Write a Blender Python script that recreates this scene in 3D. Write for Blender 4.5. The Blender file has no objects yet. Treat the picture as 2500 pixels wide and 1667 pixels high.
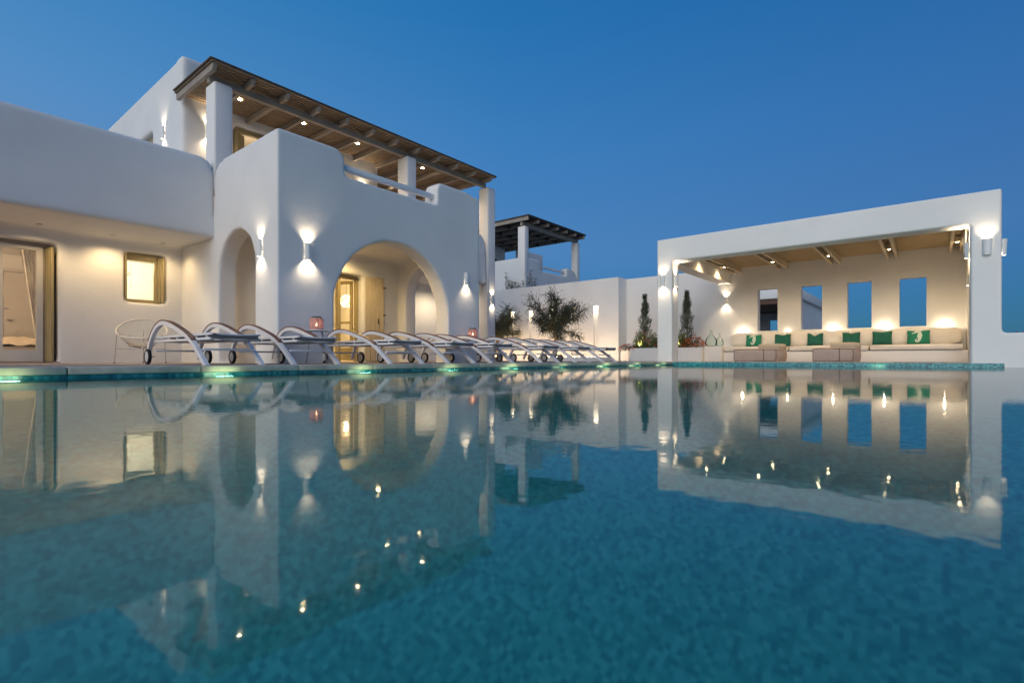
import bpy, bmesh, math, random
from mathutils import Vector, Matrix, noise
R = math.radians
random.seed(7)
sc = bpy.context.scene
C = sc.collection

# ------------------------------------------------------------------ camera
cam = bpy.data.cameras.new('camera')
camo = bpy.data.objects.new('camera', cam); C.objects.link(camo)
camo.location = (0, 0, 0.155)
camo.rotation_euler = (R(90), 0, R(-50.97))
cam.sensor_width = 36; cam.lens = 18.187; cam.shift_y = 0.0174
cam.clip_start = 0.02; cam.clip_end = 5000
sc.camera = camo

# ------------------------------------------------------------------ sky, dusk glow, exposure
W = bpy.data.worlds.new('World'); sc.world = W; W.use_nodes = True
nt = W.node_tree; bg = nt.nodes['Background']
sky = nt.nodes.new('ShaderNodeTexSky'); sky.sky_type = 'NISHITA'; sky.sun_disc = False
sky.sun_elevation = R(5); sky.sun_rotation = R(262); sky.ozone_density = 3.6; sky.dust_density = 0.4; sky.air_density = 1.0
tc = nt.nodes.new('ShaderNodeTexCoord'); sx = nt.nodes.new('ShaderNodeSeparateXYZ')
nt.links.new(tc.outputs['Generated'], sx.inputs[0])
def _ramp(src, stops):
    r = nt.nodes.new('ShaderNodeValToRGB'); nt.links.new(src, r.inputs[0]); e = r.color_ramp.elements
    e[0].position = stops[0][0]; e[0].color = (*stops[0][1], 1); e[1].position = stops[-1][0]; e[1].color = (*stops[-1][1], 1)
    for p, c in stops[1:-1]:
        x = e.new(p); x.color = (*c, 1)
    return r.outputs[0]
# blue-hour colour by height above the horizon, and brighter towards the set sun
elev = _ramp(sx.outputs['Z'], [(0.0, (.045, .29, .68)), (.09, (.10, .38, .83)), (.20, (.21, .52, 1.02)), (.38, (.13, .52, 1.16)), (.55, (.055, .44, 1.10)), (1.0, (.035, .30, .86))])
dt = nt.nodes.new('ShaderNodeVectorMath'); dt.operation = 'DOT_PRODUCT'; dt.inputs[1].default_value = (-.55, .835, 0)
nt.links.new(tc.outputs['Generated'], dt.inputs[0])
mr = nt.nodes.new('ShaderNodeMapRange'); mr.inputs[1].default_value = -1; mr.inputs[2].default_value = 1
nt.links.new(dt.outputs['Value'], mr.inputs[0])
azi = _ramp(mr.outputs[0], [(.0, (.45, .66, .74)), (.2, (.66, .66, .74)), (.55, (.95, .97, .99)), (.87, (2.0, 1.42, 1.25)), (1.0, (2.4, 1.5, 1.28))])
def _mix(mode, f, a, b):
    m = nt.nodes.new('ShaderNodeMix'); m.data_type = 'RGBA'; m.blend_type = mode; m.inputs[0].default_value = f
    nt.links.new(a, m.inputs[6]); nt.links.new(b, m.inputs[7]); return m.outputs[2]
grad = _mix('MULTIPLY', 1.0, elev, azi)
tint = nt.nodes.new('ShaderNodeRGB'); tint.outputs[0].default_value = (.25, .62, .95, 1)
nish = _mix('MULTIPLY', 1.0, sky.outputs[0], tint.outputs[0])
nt.links.new(_mix('MIX', .85, nish, grad), bg.inputs[0]); bg.inputs[1].default_value = 0.15

sl = bpy.data.lights.new('dusk_glow', 'SUN'); slo = bpy.data.objects.new('dusk_glow', sl); C.objects.link(slo)
sl.energy = 0.76; sl.angle = R(60); sl.color = (1.0, 0.895, 0.74)
_d = Vector((1.0, 0.22, -0.36)); slo.rotation_euler = _d.to_track_quat('-Z', 'Y').to_euler()

sc.view_settings.view_transform = 'Standard'; sc.view_settings.look = 'None'
sc.view_settings.gamma = 1.0; sc.view_settings.exposure = 1.35
sc.render.engine = 'CYCLES'
sc.cycles.use_denoising = True
sc.cycles.max_bounces = 10; sc.cycles.diffuse_bounces = 4; sc.cycles.glossy_bounces = 4
sc.cycles.transmission_bounces = 8; sc.cycles.transparent_max_bounces = 12
sc.cycles.sample_clamp_indirect = 4.0; sc.cycles.sample_clamp_direct = 0
sc.cycles.use_light_tree = True

WARM = (1.0, 0.70, 0.40); CREAM = (1.0, 0.80, 0.55)

# ------------------------------------------------------------------ materials
MATS = {}
def nodes_of(name):
    m = bpy.data.materials.new(name); m.use_nodes = True
    n = m.node_tree.nodes; b = n['Principled BSDF']; MATS[name] = m
    return m, n, m.node_tree.links, b
def mat(name, col, rough=0.6, var=0.0, scale=4.0, bump=0.0, bscale=40.0, metal=0.0, stretch=None, spec=0.4, coat=0.0, dist=0.01):
    m, n, l, b = nodes_of(name)
    b.inputs['Base Color'].default_value = (*col, 1); b.inputs['Roughness'].default_value = rough
    b.inputs['Metallic'].default_value = metal; b.inputs['Specular IOR Level'].default_value = spec
    b.inputs['Coat Weight'].default_value = coat
    t = n.new('ShaderNodeTexCoord'); mp = n.new('ShaderNodeMapping')
    l.new(t.outputs['Object'], mp.inputs[0])
    if stretch: mp.inputs['Scale'].default_value = stretch
    if var:
        ns = n.new('ShaderNodeTexNoise'); ns.inputs['Scale'].default_value = scale; ns.inputs['Detail'].default_value = 6
        l.new(mp.outputs[0], ns.inputs['Vector'])
        r = n.new('ShaderNodeValToRGB'); l.new(ns.outputs[0], r.inputs[0])
        r.color_ramp.elements[0].position = 0.3; r.color_ramp.elements[1].position = 0.7
        r.color_ramp.elements[0].color = (*[max(0, c * (1 - var)) for c in col], 1)
        r.color_ramp.elements[1].color = (*[min(1, c * (1 + var * .6)) for c in col], 1)
        l.new(r.outputs[0], b.inputs['Base Color'])
    if bump:
        nb = n.new('ShaderNodeTexNoise'); nb.inputs['Scale'].default_value = bscale; nb.inputs['Detail'].default_value = 5
        l.new(mp.outputs[0], nb.inputs['Vector'])
        bp = n.new('ShaderNodeBump'); bp.inputs['Strength'].default_value = bump; bp.inputs['Distance'].default_value = dist
        l.new(nb.outputs[0], bp.inputs['Height']); l.new(bp.outputs[0], b.inputs['Normal'])
    return m
PL = mat('white_plaster', (.76, .76, .75), .85, .05, 1.1, .28, 4.5, spec=.15, dist=.018)
PL2 = mat('white_plaster_fine', (.80, .79, .77), .8, .03, 1.5, .25, 9.0, spec=.15, dist=.01)
WOODP = mat('taupe_painted_wood', (.34, .29, .235), .6, .18, 3, .25, 30, stretch=(1, 1, 1))
WOODD = mat('taupe_plank', (.27, .195, .125), .65, .2, 2.5, .3, 25)
WOODL = mat('sand_painted_wood', (.47, .40, .29), .6, .12, 3, .2, 25)
OLIVEW = mat('olive_painted_wood', (.36, .295, .155), .5, .12, 6, .2, 30, stretch=(6, 6, .6))
FRAMEW = mat('white_painted_frame', (.62, .60, .56), .45, .05, 5)
METW = mat('white_lacquered_aluminium', (.78, .78, .80), .32, .03, 8, coat=.2, spec=.5)
METG = mat('grey_metal', (.40, .39, .38), .4, .1, 8, metal=.3)
ARMW = mat('brown_wood_armrest', (.16, .055, .035), .4, .25, 8, stretch=(1, 6, 6))
RUBBER = mat('black_rubber', (.012, .012, .013), .6, .2, 20)
HUB = mat('grey_wheel_disc', (.55, .55, .55), .45, .04, 6)
TEXTIL = mat('grey_sling_textile', (.14, .137, .13), .8, .1, 60, .3, 200)
LSHELL = mat('white_ceramic_lamp', (.80, .80, .79), .45, .02, 6)
DECK = mat('taupe_stone_deck', (.27, .215, .19), .7, .18, 2.2, .25, 30)
COPE = mat('travertine_coping', (.54, .47, .38), .6, .25, 7, .5, 25)
GROUND = mat('dry_earth', (.20, .17, .13), .95, .3, .6, .5, 8)
FLOOR = mat('pale_screed_floor', (.55, .50, .44), .6, .08, 2)
FABW = mat('cream_canvas', (.80, .75, .68), .9, .05, 4, .4, 120)
FABT = mat('taupe_canvas', (.43, .34, .29), .9, .06, 5, .4, 150)
FABB = mat('sand_canvas', (.47, .39, .29), .9, .06, 5, .4, 150)
PIPE = mat('dark_brown_piping', (.10, .07, .06), .8)
GREEN = mat('emerald_fabric', (.012, .115, .085), .85, .12, 6, .4, 120)
GREENL = mat('bright_emerald_fabric', (.016, .21, .125), .85, .1, 6, .4, 120)
SEAH = mat('pale_print', (.56, .68, .58), .85, .05, 20)
ROPE = mat('cream_cord', (.78, .74, .66), .7, .05, 20)
BARK = mat('olive_bark', (.22, .16, .10), .9, .4, 14, 1.0, 30, dist=.02)
LEAF = mat('olive_leaf', (.075, .090, .050), .6, .5, 3)
CYP = mat('cypress_leaf', (.065, .085, .042), .75, .45, 3)
BRUSH = mat('yellow_green_leaf', (.14, .17, .05), .6, .4, 5)
FLOW = mat('orange_petal', (.60, .12, .010), .6, .6, 12)
REDF = mat('red_petal', (.50, .02, .02), .6, .3, 12)
DARKW = mat('brown_door', (.10, .05, .03), .6, .2, 4)
TEALM = mat('verdigris_metal', (.05, .13, .14), .5, .3, 20)
PEBB = mat('white_pebble', (.75, .72, .66), .8)
BLACK = mat('black_iron', (.02, .02, .02), .5)
HILL = mat('far_hill', (.06, .08, .11), 1.0, .2, .01)
BEDM = mat('bed_linen', (.72, .62, .48), .9, .05, 3, .5, 14, dist=.02)
CURT = mat('sheer_curtain', (.80, .74, .64), .9)
for m_ in (CURT,):
    b_ = m_.node_tree.nodes['Principled BSDF']; b_.inputs['Alpha'].default_value = .75

def emis(name, col, s):
    m, n, l, b = nodes_of(name)
    b.inputs['Base Color'].default_value = (0.8, 0.8, 0.8, 1)
    b.inputs['Emission Color'].default_value = (*col, 1); b.inputs['Emission Strength'].default_value = s
    return m
E_BULB = emis('lit_bulb', (1, .82, .55), 5)
E_SPOT = emis('lit_spot_lens', (1, .78, .45), 60)
E_DIM = emis('deep_set_lens', (1, .8, .5), .25)
E_POOL = emis('lit_pool_lens', (.62, 1, .66), .4)
E_FLAME = emis('candle_flame', (1, .62, .28), 30)
E_NICHE = emis('lit_niche_lamp', (1, .84, .58), 6)
E_PEND = emis('lit_pendant_bulb', (1, .75, .42), 14)

def glassmat(name, col, rough=0.0, ior=1.45, thin=False):
    m, n, l, b = nodes_of(name)
    if thin:
        out = n['Material Output']; tr = n.new('ShaderNodeBsdfTransparent'); gl = n.new('ShaderNodeBsdfGlossy')
        tr.inputs[0].default_value = (*col, 1); gl.inputs['Roughness'].default_value = rough
        fr = n.new('ShaderNodeFresnel'); fr.inputs[0].default_value = ior
        mm = n.new('ShaderNodeMixShader'); l.new(fr.outputs[0], mm.inputs[0]); l.new(tr.outputs[0], mm.inputs[1]); l.new(gl.outputs[0], mm.inputs[2])
        l.new(mm.outputs[0], out.inputs[0])
    else:
        b.inputs['Base Color'].default_value = (*col, 1); b.inputs['Transmission Weight'].default_value = 1
        b.inputs['Roughness'].default_value = rough; b.inputs['IOR'].default_value = ior
    return m
PANE = glassmat('window_glass', (.96, .96, .95), 0, 1.45, True)
BOTTLE = glassmat('pale_green_glass', (.90, .96, .91), .02, 1.22, True)
PINKG = glassmat('pink_glass_mosaic', (.90, .66, .66), .1, 1.5, True)

# pink glass: add a leafy pattern that lets less light through
def _pink():
    n = PINKG.node_tree.nodes; l = PINKG.node_tree.links
    tr = next(x for x in n if x.type == 'BSDF_TRANSPARENT'); out = n['Material Output']
    v = n.new('ShaderNodeTexVoronoi'); v.inputs['Scale'].default_value = 90
    t = n.new('ShaderNodeTexCoord'); l.new(t.outputs['Object'], v.inputs['Vector'])
    r = n.new('ShaderNodeValToRGB'); l.new(v.outputs['Distance'], r.inputs[0])
    r.color_ramp.elements[0].position = .1; r.color_ramp.elements[1].position = .55
    r.color_ramp.elements[0].color = (.25, .25, .25, 1); r.color_ramp.elements[1].color = (.9, .9, .9, 1)
    d = n.new('ShaderNodeBsdfDiffuse'); d.inputs[0].default_value = (.50, .33, .34, 1)
    tl = n.new('ShaderNodeBsdfTranslucent'); tl.inputs[0].default_value = (.45, .28, .27, 1)
    a = n.new('ShaderNodeMixShader'); a.inputs[0].default_value = .3
    l.new(d.outputs[0], a.inputs[1]); l.new(tl.outputs[0], a.inputs[2])
    old = out.inputs[0].links[0].from_socket
    mm = n.new('ShaderNodeMixShader'); l.new(r.outputs[0], mm.inputs[0]); l.new(old, mm.inputs[1]); l.new(a.outputs[0], mm.inputs[2])
    l.new(mm.outputs[0], out.inputs[0])
_pink()

def tilemat(name, size, cols, rough=.25):
    m, n, l, b = nodes_of(name)
    t = n.new('ShaderNodeTexCoord')
    sc_ = n.new('ShaderNodeVectorMath'); sc_.operation = 'SCALE'; sc_.inputs['Scale'].default_value = 1 / size
    ad = n.new('ShaderNodeVectorMath'); ad.operation = 'ADD'; ad.inputs[1].default_value = (.37, .41, .29)
    fl = n.new('ShaderNodeVectorMath'); fl.operation = 'FLOOR'
    wn = n.new('ShaderNodeTexWhiteNoise'); wn.noise_dimensions = '3D'
    l.new(t.outputs['Object'], sc_.inputs[0]); l.new(sc_.outputs[0], ad.inputs[0]); l.new(ad.outputs[0], fl.inputs[0]); l.new(fl.outputs[0], wn.inputs['Vector'])
    r = n.new('ShaderNodeValToRGB'); r.color_ramp.interpolation = 'CONSTANT'
    l.new(wn.outputs['Value'], r.inputs[0])
    e = r.color_ramp.elements; e[0].color = (*cols[0], 1); e[0].position = 0
    e[1].position = 1 / len(cols); e[1].color = (*cols[1], 1)
    for i, c in enumerate(cols[2:], 2):
        x = e.new(i / len(cols)); x.color = (*c, 1)
    fr = n.new('ShaderNodeVectorMath'); fr.operation = 'FRACTION'; l.new(ad.outputs[0], fr.inputs[0])
    l.new(r.outputs[0], b.inputs['Base Color']); b.inputs['Roughness'].default_value = rough
    return m
TILE = tilemat('teal_glass_mosaic', .030, [(.02, .17, .20), (.03, .23, .27), (.05, .30, .33), (.02, .14, .19), (.08, .36, .38), (.035, .22, .29)])
TILEF = tilemat('pool_floor_mosaic', .017, [(.060, .42, .39), (.085, .52, .47), (.090, .54, .49), (.048, .35, .34), (.12, .60, .54), (.070, .46, .42)], .4)

# water: clear, gently rippled surface
def _water():
    m, n, l, b = nodes_of('pool_water')
    out = n['Material Output']; g = n.new('ShaderNodeBsdfRefraction'); g.inputs['IOR'].default_value = 1.333
    g.inputs['Roughness'].default_value = 0.065; g.inputs['Color'].default_value = (.92, 1, .99, 1)
    gl = n.new('ShaderNodeBsdfGlossy'); gl.inputs['Roughness'].default_value = 0.036
    fr = n.new('ShaderNodeFresnel'); fr.inputs['IOR'].default_value = 1.37; mm = n.new('ShaderNodeMixShader')
    l.new(fr.outputs[0], mm.inputs[0]); l.new(g.outputs[0], mm.inputs[1]); l.new(gl.outputs[0], mm.inputs[2])
    t = n.new('ShaderNodeTexCoord'); mp = n.new('ShaderNodeMapping'); mp.inputs['Rotation'].default_value = (0, 0, R(20))
    l.new(t.outputs['Object'], mp.inputs[0])
    a = n.new('ShaderNodeTexNoise'); a.inputs['Scale'].default_value = 2.2; a.inputs['Detail'].default_value = 1.0
    c = n.new('ShaderNodeTexNoise'); c.inputs['Scale'].default_value = 24.0; c.inputs['Detail'].default_value = 1.0
    l.new(mp.outputs[0], a.inputs['Vector']); l.new(mp.outputs[0], c.inputs['Vector'])
    ma = n.new('ShaderNodeMath'); ma.operation = 'MULTIPLY_ADD'; ma.inputs[1].default_value = .50
    l.new(c.outputs[0], ma.inputs[0]); l.new(a.outputs[0], ma.inputs[2])
    bp = n.new('ShaderNodeBump'); bp.inputs['Strength'].default_value = 1.0; bp.inputs['Distance'].default_value = .0004
    l.new(ma.outputs[0], bp.inputs['Height']); l.new(bp.outputs[0], g.inputs['Normal']); l.new(bp.outputs[0], gl.inputs['Normal']); l.new(bp.outputs[0], fr.inputs['Normal'])
    l.new(mm.outputs[0], out.inputs[0]); return m
WATER = _water()

# ------------------------------------------------------------------ mesh helpers
def box(bm, x0, x1, y0, y1, z0, z1):
    v = [bm.verts.new(p) for p in ((x0,y0,z0),(x1,y0,z0),(x1,y1,z0),(x0,y1,z0),(x0,y0,z1),(x1,y0,z1),(x1,y1,z1),(x0,y1,z1))]
    for f in ((0,3,2,1),(4,5,6,7),(0,1,5,4),(1,2,6,5),(2,3,7,6),(3,0,4,7)): bm.faces.new([v[i] for i in f])
def rbox(x0, x1, y0, y1, z0, z1, r=.02, seg=3):
    bm = bmesh.new(); box(bm, x0, x1, y0, y1, z0, z1)
    bmesh.ops.bevel(bm, geom=list(bm.edges), offset=r, segments=seg, affect='EDGES', profile=.5)
    return bm
def into(dst, src, M=None):
    me = bpy.data.meshes.new('t'); src.to_mesh(me); src.free()
    if M: me.transform(M)
    dst.from_mesh(me); bpy.data.meshes.remove(me)
def frame_axes(d):
    d = d.normalized(); up = Vector((0, 0, 1)) if abs(d.z) < .95 else Vector((1, 0, 0))
    a = d.cross(up).normalized(); return a, a.cross(d).normalized()
def tube(bm, pts, r, seg=8, closed=False, cap=True):
    pts = [Vector(p) for p in pts]; n = len(pts); rings = []
    rr = r if isinstance(r, (list, tuple)) else [r] * n
    a0 = None
    for i, p in enumerate(pts):
        if closed: d = pts[(i + 1) % n] - pts[i - 1]
        else: d = pts[min(i + 1, n - 1)] - pts[max(i - 1, 0)]
        d.normalize()
        if a0 is None: a, b = frame_axes(d)
        else:
            a = (a0 - d * a0.dot(d)).normalized(); b = d.cross(a)
        a0 = a
        rings.append([bm.verts.new(p + rr[i] * (a * math.cos(t) + b * math.sin(t))) for t in [2 * math.pi * k / seg for k in range(seg)]])
    for i in range(n if closed else n - 1):
        A, B = rings[i], rings[(i + 1) % n]
        for k in range(seg): bm.faces.new((A[k], A[(k + 1) % seg], B[(k + 1) % seg], B[k]))
    if cap and not closed: bm.faces.new(rings[0][::-1]); bm.faces.new(rings[-1])
def lathe(bm, prof, cx=0, cy=0, cz=0, seg=24, a0=0, a1=2 * math.pi):
    full = abs(a1 - a0 - 2 * math.pi) < 1e-6; n = seg if full else seg + 1
    rows = [[bm.verts.new((cx + r * math.cos(a0 + (a1 - a0) * k / seg), cy + r * math.sin(a0 + (a1 - a0) * k / seg), cz + z)) for k in range(n)] for r, z in prof]
    for A, B in zip(rows, rows[1:]):
        for k in range(seg):
            j = (k + 1) % n; bm.faces.new((A[k], A[j], B[j], B[k]))
def sweep(bm, path, x0, x1, t, plane_fixed=0):
    """bar along a path in the y-z plane, x0..x1 wide, t thick (inwards)"""
    P = [Vector((0, y, z)) for y, z in path]; rows = []
    for i, p in enumerate(P):
        d = (P[min(i + 1, len(P) - 1)] - P[max(i - 1, 0)]).normalized(); nrm = Vector((0, -d.z, d.y))
        q = p + nrm * (t[i] if isinstance(t, list) else t)
        rows.append([bm.verts.new(v) for v in ((x0, p.y, p.z), (x1, p.y, p.z), (x1, q.y, q.z), (x0, q.y, q.z))])
    for A, B in zip(rows, rows[1:]):
        for k in range(4): bm.faces.new((A[k], B[k], B[(k + 1) % 4], A[(k + 1) % 4]))
    bm.faces.new(rows[0]); bm.faces.new(rows[-1][::-1])
def smooth(me, ang=38):
    for p in me.polygons: p.use_smooth = True
    try: me.set_sharp_from_angle(angle=R(ang))
    except Exception: pass
def obj(name, bm, m, parent=None, world=True, label=None, ang=38, recalc=True):
    if isinstance(bm, bmesh.types.BMesh):
        if recalc: bmesh.ops.recalc_face_normals(bm, faces=bm.faces)
        me = bpy.data.meshes.new(name); bm.to_mesh(me); bm.free(); smooth(me, ang)
    else: me = bm; me.name = name
    me.materials.clear(); me.materials.append(m)
    o = bpy.data.objects.new(name, me); C.objects.link(o)
    if parent:
        o.parent = parent
        if world:
            w = Vector((0, 0, 0)); p = parent
            while p: w += p.location; p = p.parent
            o.location = -w
    if label: o['label'] = label
    return o
def tag(o, label, cat, group=None):
    o['label'] = label; o['category'] = cat
    if group: o['group'] = group
    return o
def thing(name, loc, label, cat, group=None, rz=0):
    o = bpy.data.objects.new(name, None); o.empty_display_size = .1; C.objects.link(o); o.location = loc; o.rotation_euler = (0, 0, rz)
    return tag(o, label, cat, group)
def struct(name, bm, m):
    o = obj(name, bm, m); o['kind'] = 'structure'; return o
def lamp(kind, name, loc, energy, col, parent=None, aim=None, size=90, blend=.5, rad=.02):
    l = bpy.data.lights.new(name, kind); l.energy = energy; l.color = col; l.shadow_soft_size = rad
    if kind == 'SPOT': l.spot_size = R(size); l.spot_blend = blend
    o = bpy.data.objects.new(name, l); C.objects.link(o)
    if parent:
        o.parent = parent; w = Vector((0, 0, 0)); p = parent
        while p: w += p.location; p = p.parent
        o.location = Vector(loc) - w
    else: o.location = loc
    if aim is not None: o.rotation_euler = Vector(aim).to_track_quat('-Z', 'Y').to_euler()
    return o
def slab(outline, holes, t, axis, at):
    """plate from a 2D outline with holes; axis 'v': outline=(x,z), thickness along +y from at; axis 'u': outline=(y,z), along +x"""
    cu = bpy.data.curves.new('c', 'CURVE'); cu.dimensions = '2D'; cu.fill_mode = 'BOTH'; cu.extrude = t / 2
    for pl in [outline] + holes:
        s = cu.splines.new('POLY'); s.points.add(len(pl) - 1)
        for p, q in zip(s.points, pl): p.co = (q[0], q[1], 0, 1)
        s.use_cyclic_u = True
    o = bpy.data.objects.new('c', cu); C.objects.link(o); dg = bpy.context.evaluated_depsgraph_get()
    me = bpy.data.meshes.new_from_object(o.evaluated_get(dg)); bpy.data.objects.remove(o); bpy.data.curves.remove(cu)
    M = Matrix(((1,0,0,0),(0,0,1,at + t / 2),(0,1,0,0),(0,0,0,1))) if axis == 'v' else Matrix(((0,0,1,at + t / 2),(1,0,0,0),(0,1,0,0),(0,0,0,1)))
    me.transform(M); bm = bmesh.new(); bm.from_mesh(me); bpy.data.meshes.remove(me)
    bmesh.ops.remove_doubles(bm, verts=bm.verts, dist=1e-4)
    return bm
def arch(c, r, zs, z0, n=28, e=1.0):
    return [(c - r, z0)] + [(c - r * math.cos(math.pi * i / n), zs + e * r * math.sin(math.pi * i / n)) for i in range(n + 1)] + [(c + r, z0)]
def rect(a, b, c, d): return [(a, c), (b, c), (b, d), (a, d)]
def plaster(name, bm, parent, m=PL, vox=.04, it=10, label=None):
    """melt overlapping solids into one hand-rounded plaster body"""
    bmesh.ops.recalc_face_normals(bm, faces=bm.faces)
    me = bpy.data.meshes.new(name); bm.to_mesh(me); bm.free()
    o = bpy.data.objects.new(name, me); C.objects.link(o)
    a = o.modifiers.new('r', 'REMESH'); a.mode = 'VOXEL'; a.voxel_size = vox; a.use_smooth_shade = True
    s = o.modifiers.new('s', 'SMOOTH'); s.iterations = it; s.factor = .5
    d = o.modifiers.new('d', 'DECIMATE'); d.decimate_type = 'DISSOLVE'; d.angle_limit = R(.6)
    dg = bpy.context.evaluated_depsgraph_get(); me2 = bpy.data.meshes.new_from_object(o.evaluated_get(dg)); bpy.data.objects.remove(o)
    for p in me2.polygons: p.use_smooth = True
    return obj(name, me2, m, parent, label=label)

Z0 = .09   # deck level
# ------------------------------------------------------------------ ground, deck, pool
bm = bmesh.new()
def ring(bm, X0, X1, Y0, Y1, x0, x1, y0, y1, z):
    o = [bm.verts.new(p) for p in ((X0, Y0, z), (X1, Y0, z), (X1, Y1, z), (X0, Y1, z))]
    i = [bm.verts.new(p) for p in ((x0, y0, z), (x1, y0, z), (x1, y1, z), (x0, y1, z))]
    for k in range(4): bm.faces.new((o[k], o[(k + 1) % 4], i[(k + 1) % 4], i[k]))
ring(bm, -1500, 1500, -1500, 1500, -6.3, 14.0, -8.3, 5.8, -.06)
struct('ground', bm, GROUND)
bm = bmesh.new(); box(bm, -12, 20.5, 5.86, 24, -.04, Z0); box(bm, 14.12, 20.5, -1.0, 5.857, -.04, Z0)
struct('deck', bm, DECK)
# small square paver joints are modelled as coping stones
bm = bmesh.new()
x = -7.0
while x < 13.78:
    into(bm, rbox(x + .003, min(x + .997, 13.79), 5.5, 5.857, .028, Z0 + .004, .012, 3)); x += 1.0
y = -.59
while y < 5.49:
    into(bm, rbox(13.782, 14.117, y + .003, min(y + .997, 5.857), .078, Z0 + .006, .008, 2)); y += 1.0
struct('pool_coping', bm, COPE)
bm = bmesh.new()
box(bm, -6, 13.83, 5.53, 5.8, -1.35, .027); box(bm, 13.772, 14.1, -1.1, 5.529, -1.35, .077)
box(bm, -6.3, -6.0, -8, 5.8, -1.35, .02); box(bm, -6, 14.1, -8.3, -8, -1.35, .02); box(bm, 13.9, 14.1, -8, -1.101, -1.35, -.02)
struct('pool_wall', bm, TILE)
bm = bmesh.new(); box(bm, -6.3, 14.1, -8.3, 5.8, -1.5, -1.35); struct('pool_floor', bm, TILEF)
bm = bmesh.new(); v = [bm.verts.new(p) for p in ((-6, -8, 0), (13.9, -8, 0), (13.9, 5.53, 0), (-6, 5.53, 0))]; bm.faces.new(v)
struct('pool_water', bm, WATER)
# far low hills
bm = bmesh.new(); pr = None
for i in range(40):
    a = R(-75 + i * 2.6) ; r = 1400
    h = 9 + 26 * max(0, noise.noise(Vector((i * .31, 2, 0)))) ; p = Vector((r * math.cos(a), r * math.sin(a), 0))
    q = [bm.verts.new((p.x, p.y, -1)), bm.verts.new((p.x * 1.05, p.y * 1.05, h)), bm.verts.new((p.x * 1.2, p.y * 1.2, -1))]
    if pr: bm.faces.new((pr[0], q[0], q[1], pr[1])); bm.faces.new((pr[1], q[1], q[2], pr[2]))
    pr = q
struct('hills', bm, HILL)

# ------------------------------------------------------------------ lamps
def sconce(x, y, z, nx, ny, label, up=6, down=6, taper=False, group='up and down wall lamps', upa=112, dna=130):
    """z = centre height; (nx, ny) wall normal"""
    h = .31 if taper else .27; r1 = .083 if taper else .054; r0 = .064 if taper else .054
    T = thing('wall_lamp', (x, y, z - h / 2), label, 'wall lamp', group)
    ang = math.atan2(ny, nx); bm = bmesh.new(); gap = .012
    cx, cy = x + nx * gap, y + ny * gap
    # half-round shell with thickness, open above and below
    for rr in (0, .006):
        lathe(bm, [(r0 - rr, -h / 2), (r0 + (r1 - r0) * .5 - rr, 0), (r1 - rr, h / 2)], cx, cy, z, 20, ang - math.pi / 2, ang + math.pi / 2)
    for zz, r_ in ((-h / 2, r0), (h / 2, r1)):
        lathe(bm, [(r_, 0), (r_ - .006, 0)], cx, cy, z + zz, 20, ang - math.pi / 2, ang + math.pi / 2)
    obj('lamp_shade', bm, LSHELL, T)
    tx, ty = -ny, nx
    bm = bmesh.new(); b = rbox(-.03, .03, 0, .03, -.05, .05, .004, 2)
    into(bm, b, Matrix.Translation((x, y, z)) @ Matrix.Rotation(ang - math.pi / 2, 4, 'Z')); obj('mount', bm, LSHELL, T)
    for s, on in ((1, up), (-1, down)):
        if on:
            bm = bmesh.new(); lathe(bm, [(.0005, 0), (.026, 0), (.026, .012 * s)], x + nx * .036, y + ny * .036, z + s * (h / 2 - .05), 12); obj('bulb', bm, E_BULB, T)
    p = (x + nx * .052, y + ny * .052); k_ = 1.2 if taper else 1.7; up *= k_; down *= k_
    if up: lamp('SPOT', 'uplight', (*p, z + h / 2 - .03), up, CREAM, T, (nx * .02, ny * .02, 1), upa, 1.0, .018)
    if down: lamp('SPOT', 'downlight', (*p, z - h / 2 + .03), down, CREAM, T, (nx * .04, ny * .04, -1), dna, 1.0, .012)
    return T
def ceilspot(x, y, z, label, e, group, size=110, name='ceiling_spotlight', col=WARM, r=.035, deep=False):
    T = thing(name, (x, y, z), label, 'spotlight', group)
    bm = bmesh.new(); lathe(bm, [(r + .012, 0), (r + .012, -.012), (r, -.014), (r * .9, -.004)], x, y, z, 20); obj('ring', bm, METG, T)
    bm = bmesh.new(); lathe(bm, [(.0005, -.009), (r * .9, -.009)], x, y, z, 20); obj('lens', bm, E_DIM if deep else E_SPOT, T)
    if e: lamp('SPOT', 'beam', (x, y, z - .03), e, col, T, (0, 0, -1), size, .8, .03)
    return T

# ------------------------------------------------------------------ villa
V = thing('white_villa', (4, 8, Z0), 'two-storey white plastered villa with arches behind the row of loungers', 'house')
# left wing : recessed wall, overhanging slab and parapet
bm = slab(rect(-8, 4.3, -.1, 2.8), [rect(-.3, 2.05, Z0 - .02, 2.20), rect(3.03, 3.72, 1.26, 2.24)], .36, 'v', 12.0)
box(bm, -8, 4.3, 10.4, 12.3, 2.42, 2.78)
into(bm, slab([(-8, 2.42), (-8, 3.90), (3.80, 3.90), (3.93, 3.84), (3.985, 3.72), (4.02, 3.60), (4.02, 2.42)], [], .36, 'v', 10.4))
plaster('left_wing', bm, V, vox=.045, it=7)
# front block
top = [(4.0, -.1), (4.0, 3.83), (5.02, 3.83), (5.12, 3.79), (5.20, 3.70), (5.235, 3.58), (5.235, 3.37), (7.40, 3.37), (7.40, 3.72), (7.43, 3.82), (7.52, 3.87),
       (8.25, 3.87), (8.45, 3.83), (8.60, 3.71), (8.68, 3.53), (8.70, 3.35), (8.70, -.1)]
bm = slab(top, [arch(6.36, 1.36, 1.04, Z0 - .03, 40)], .40, 'v', 8.0)
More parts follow.
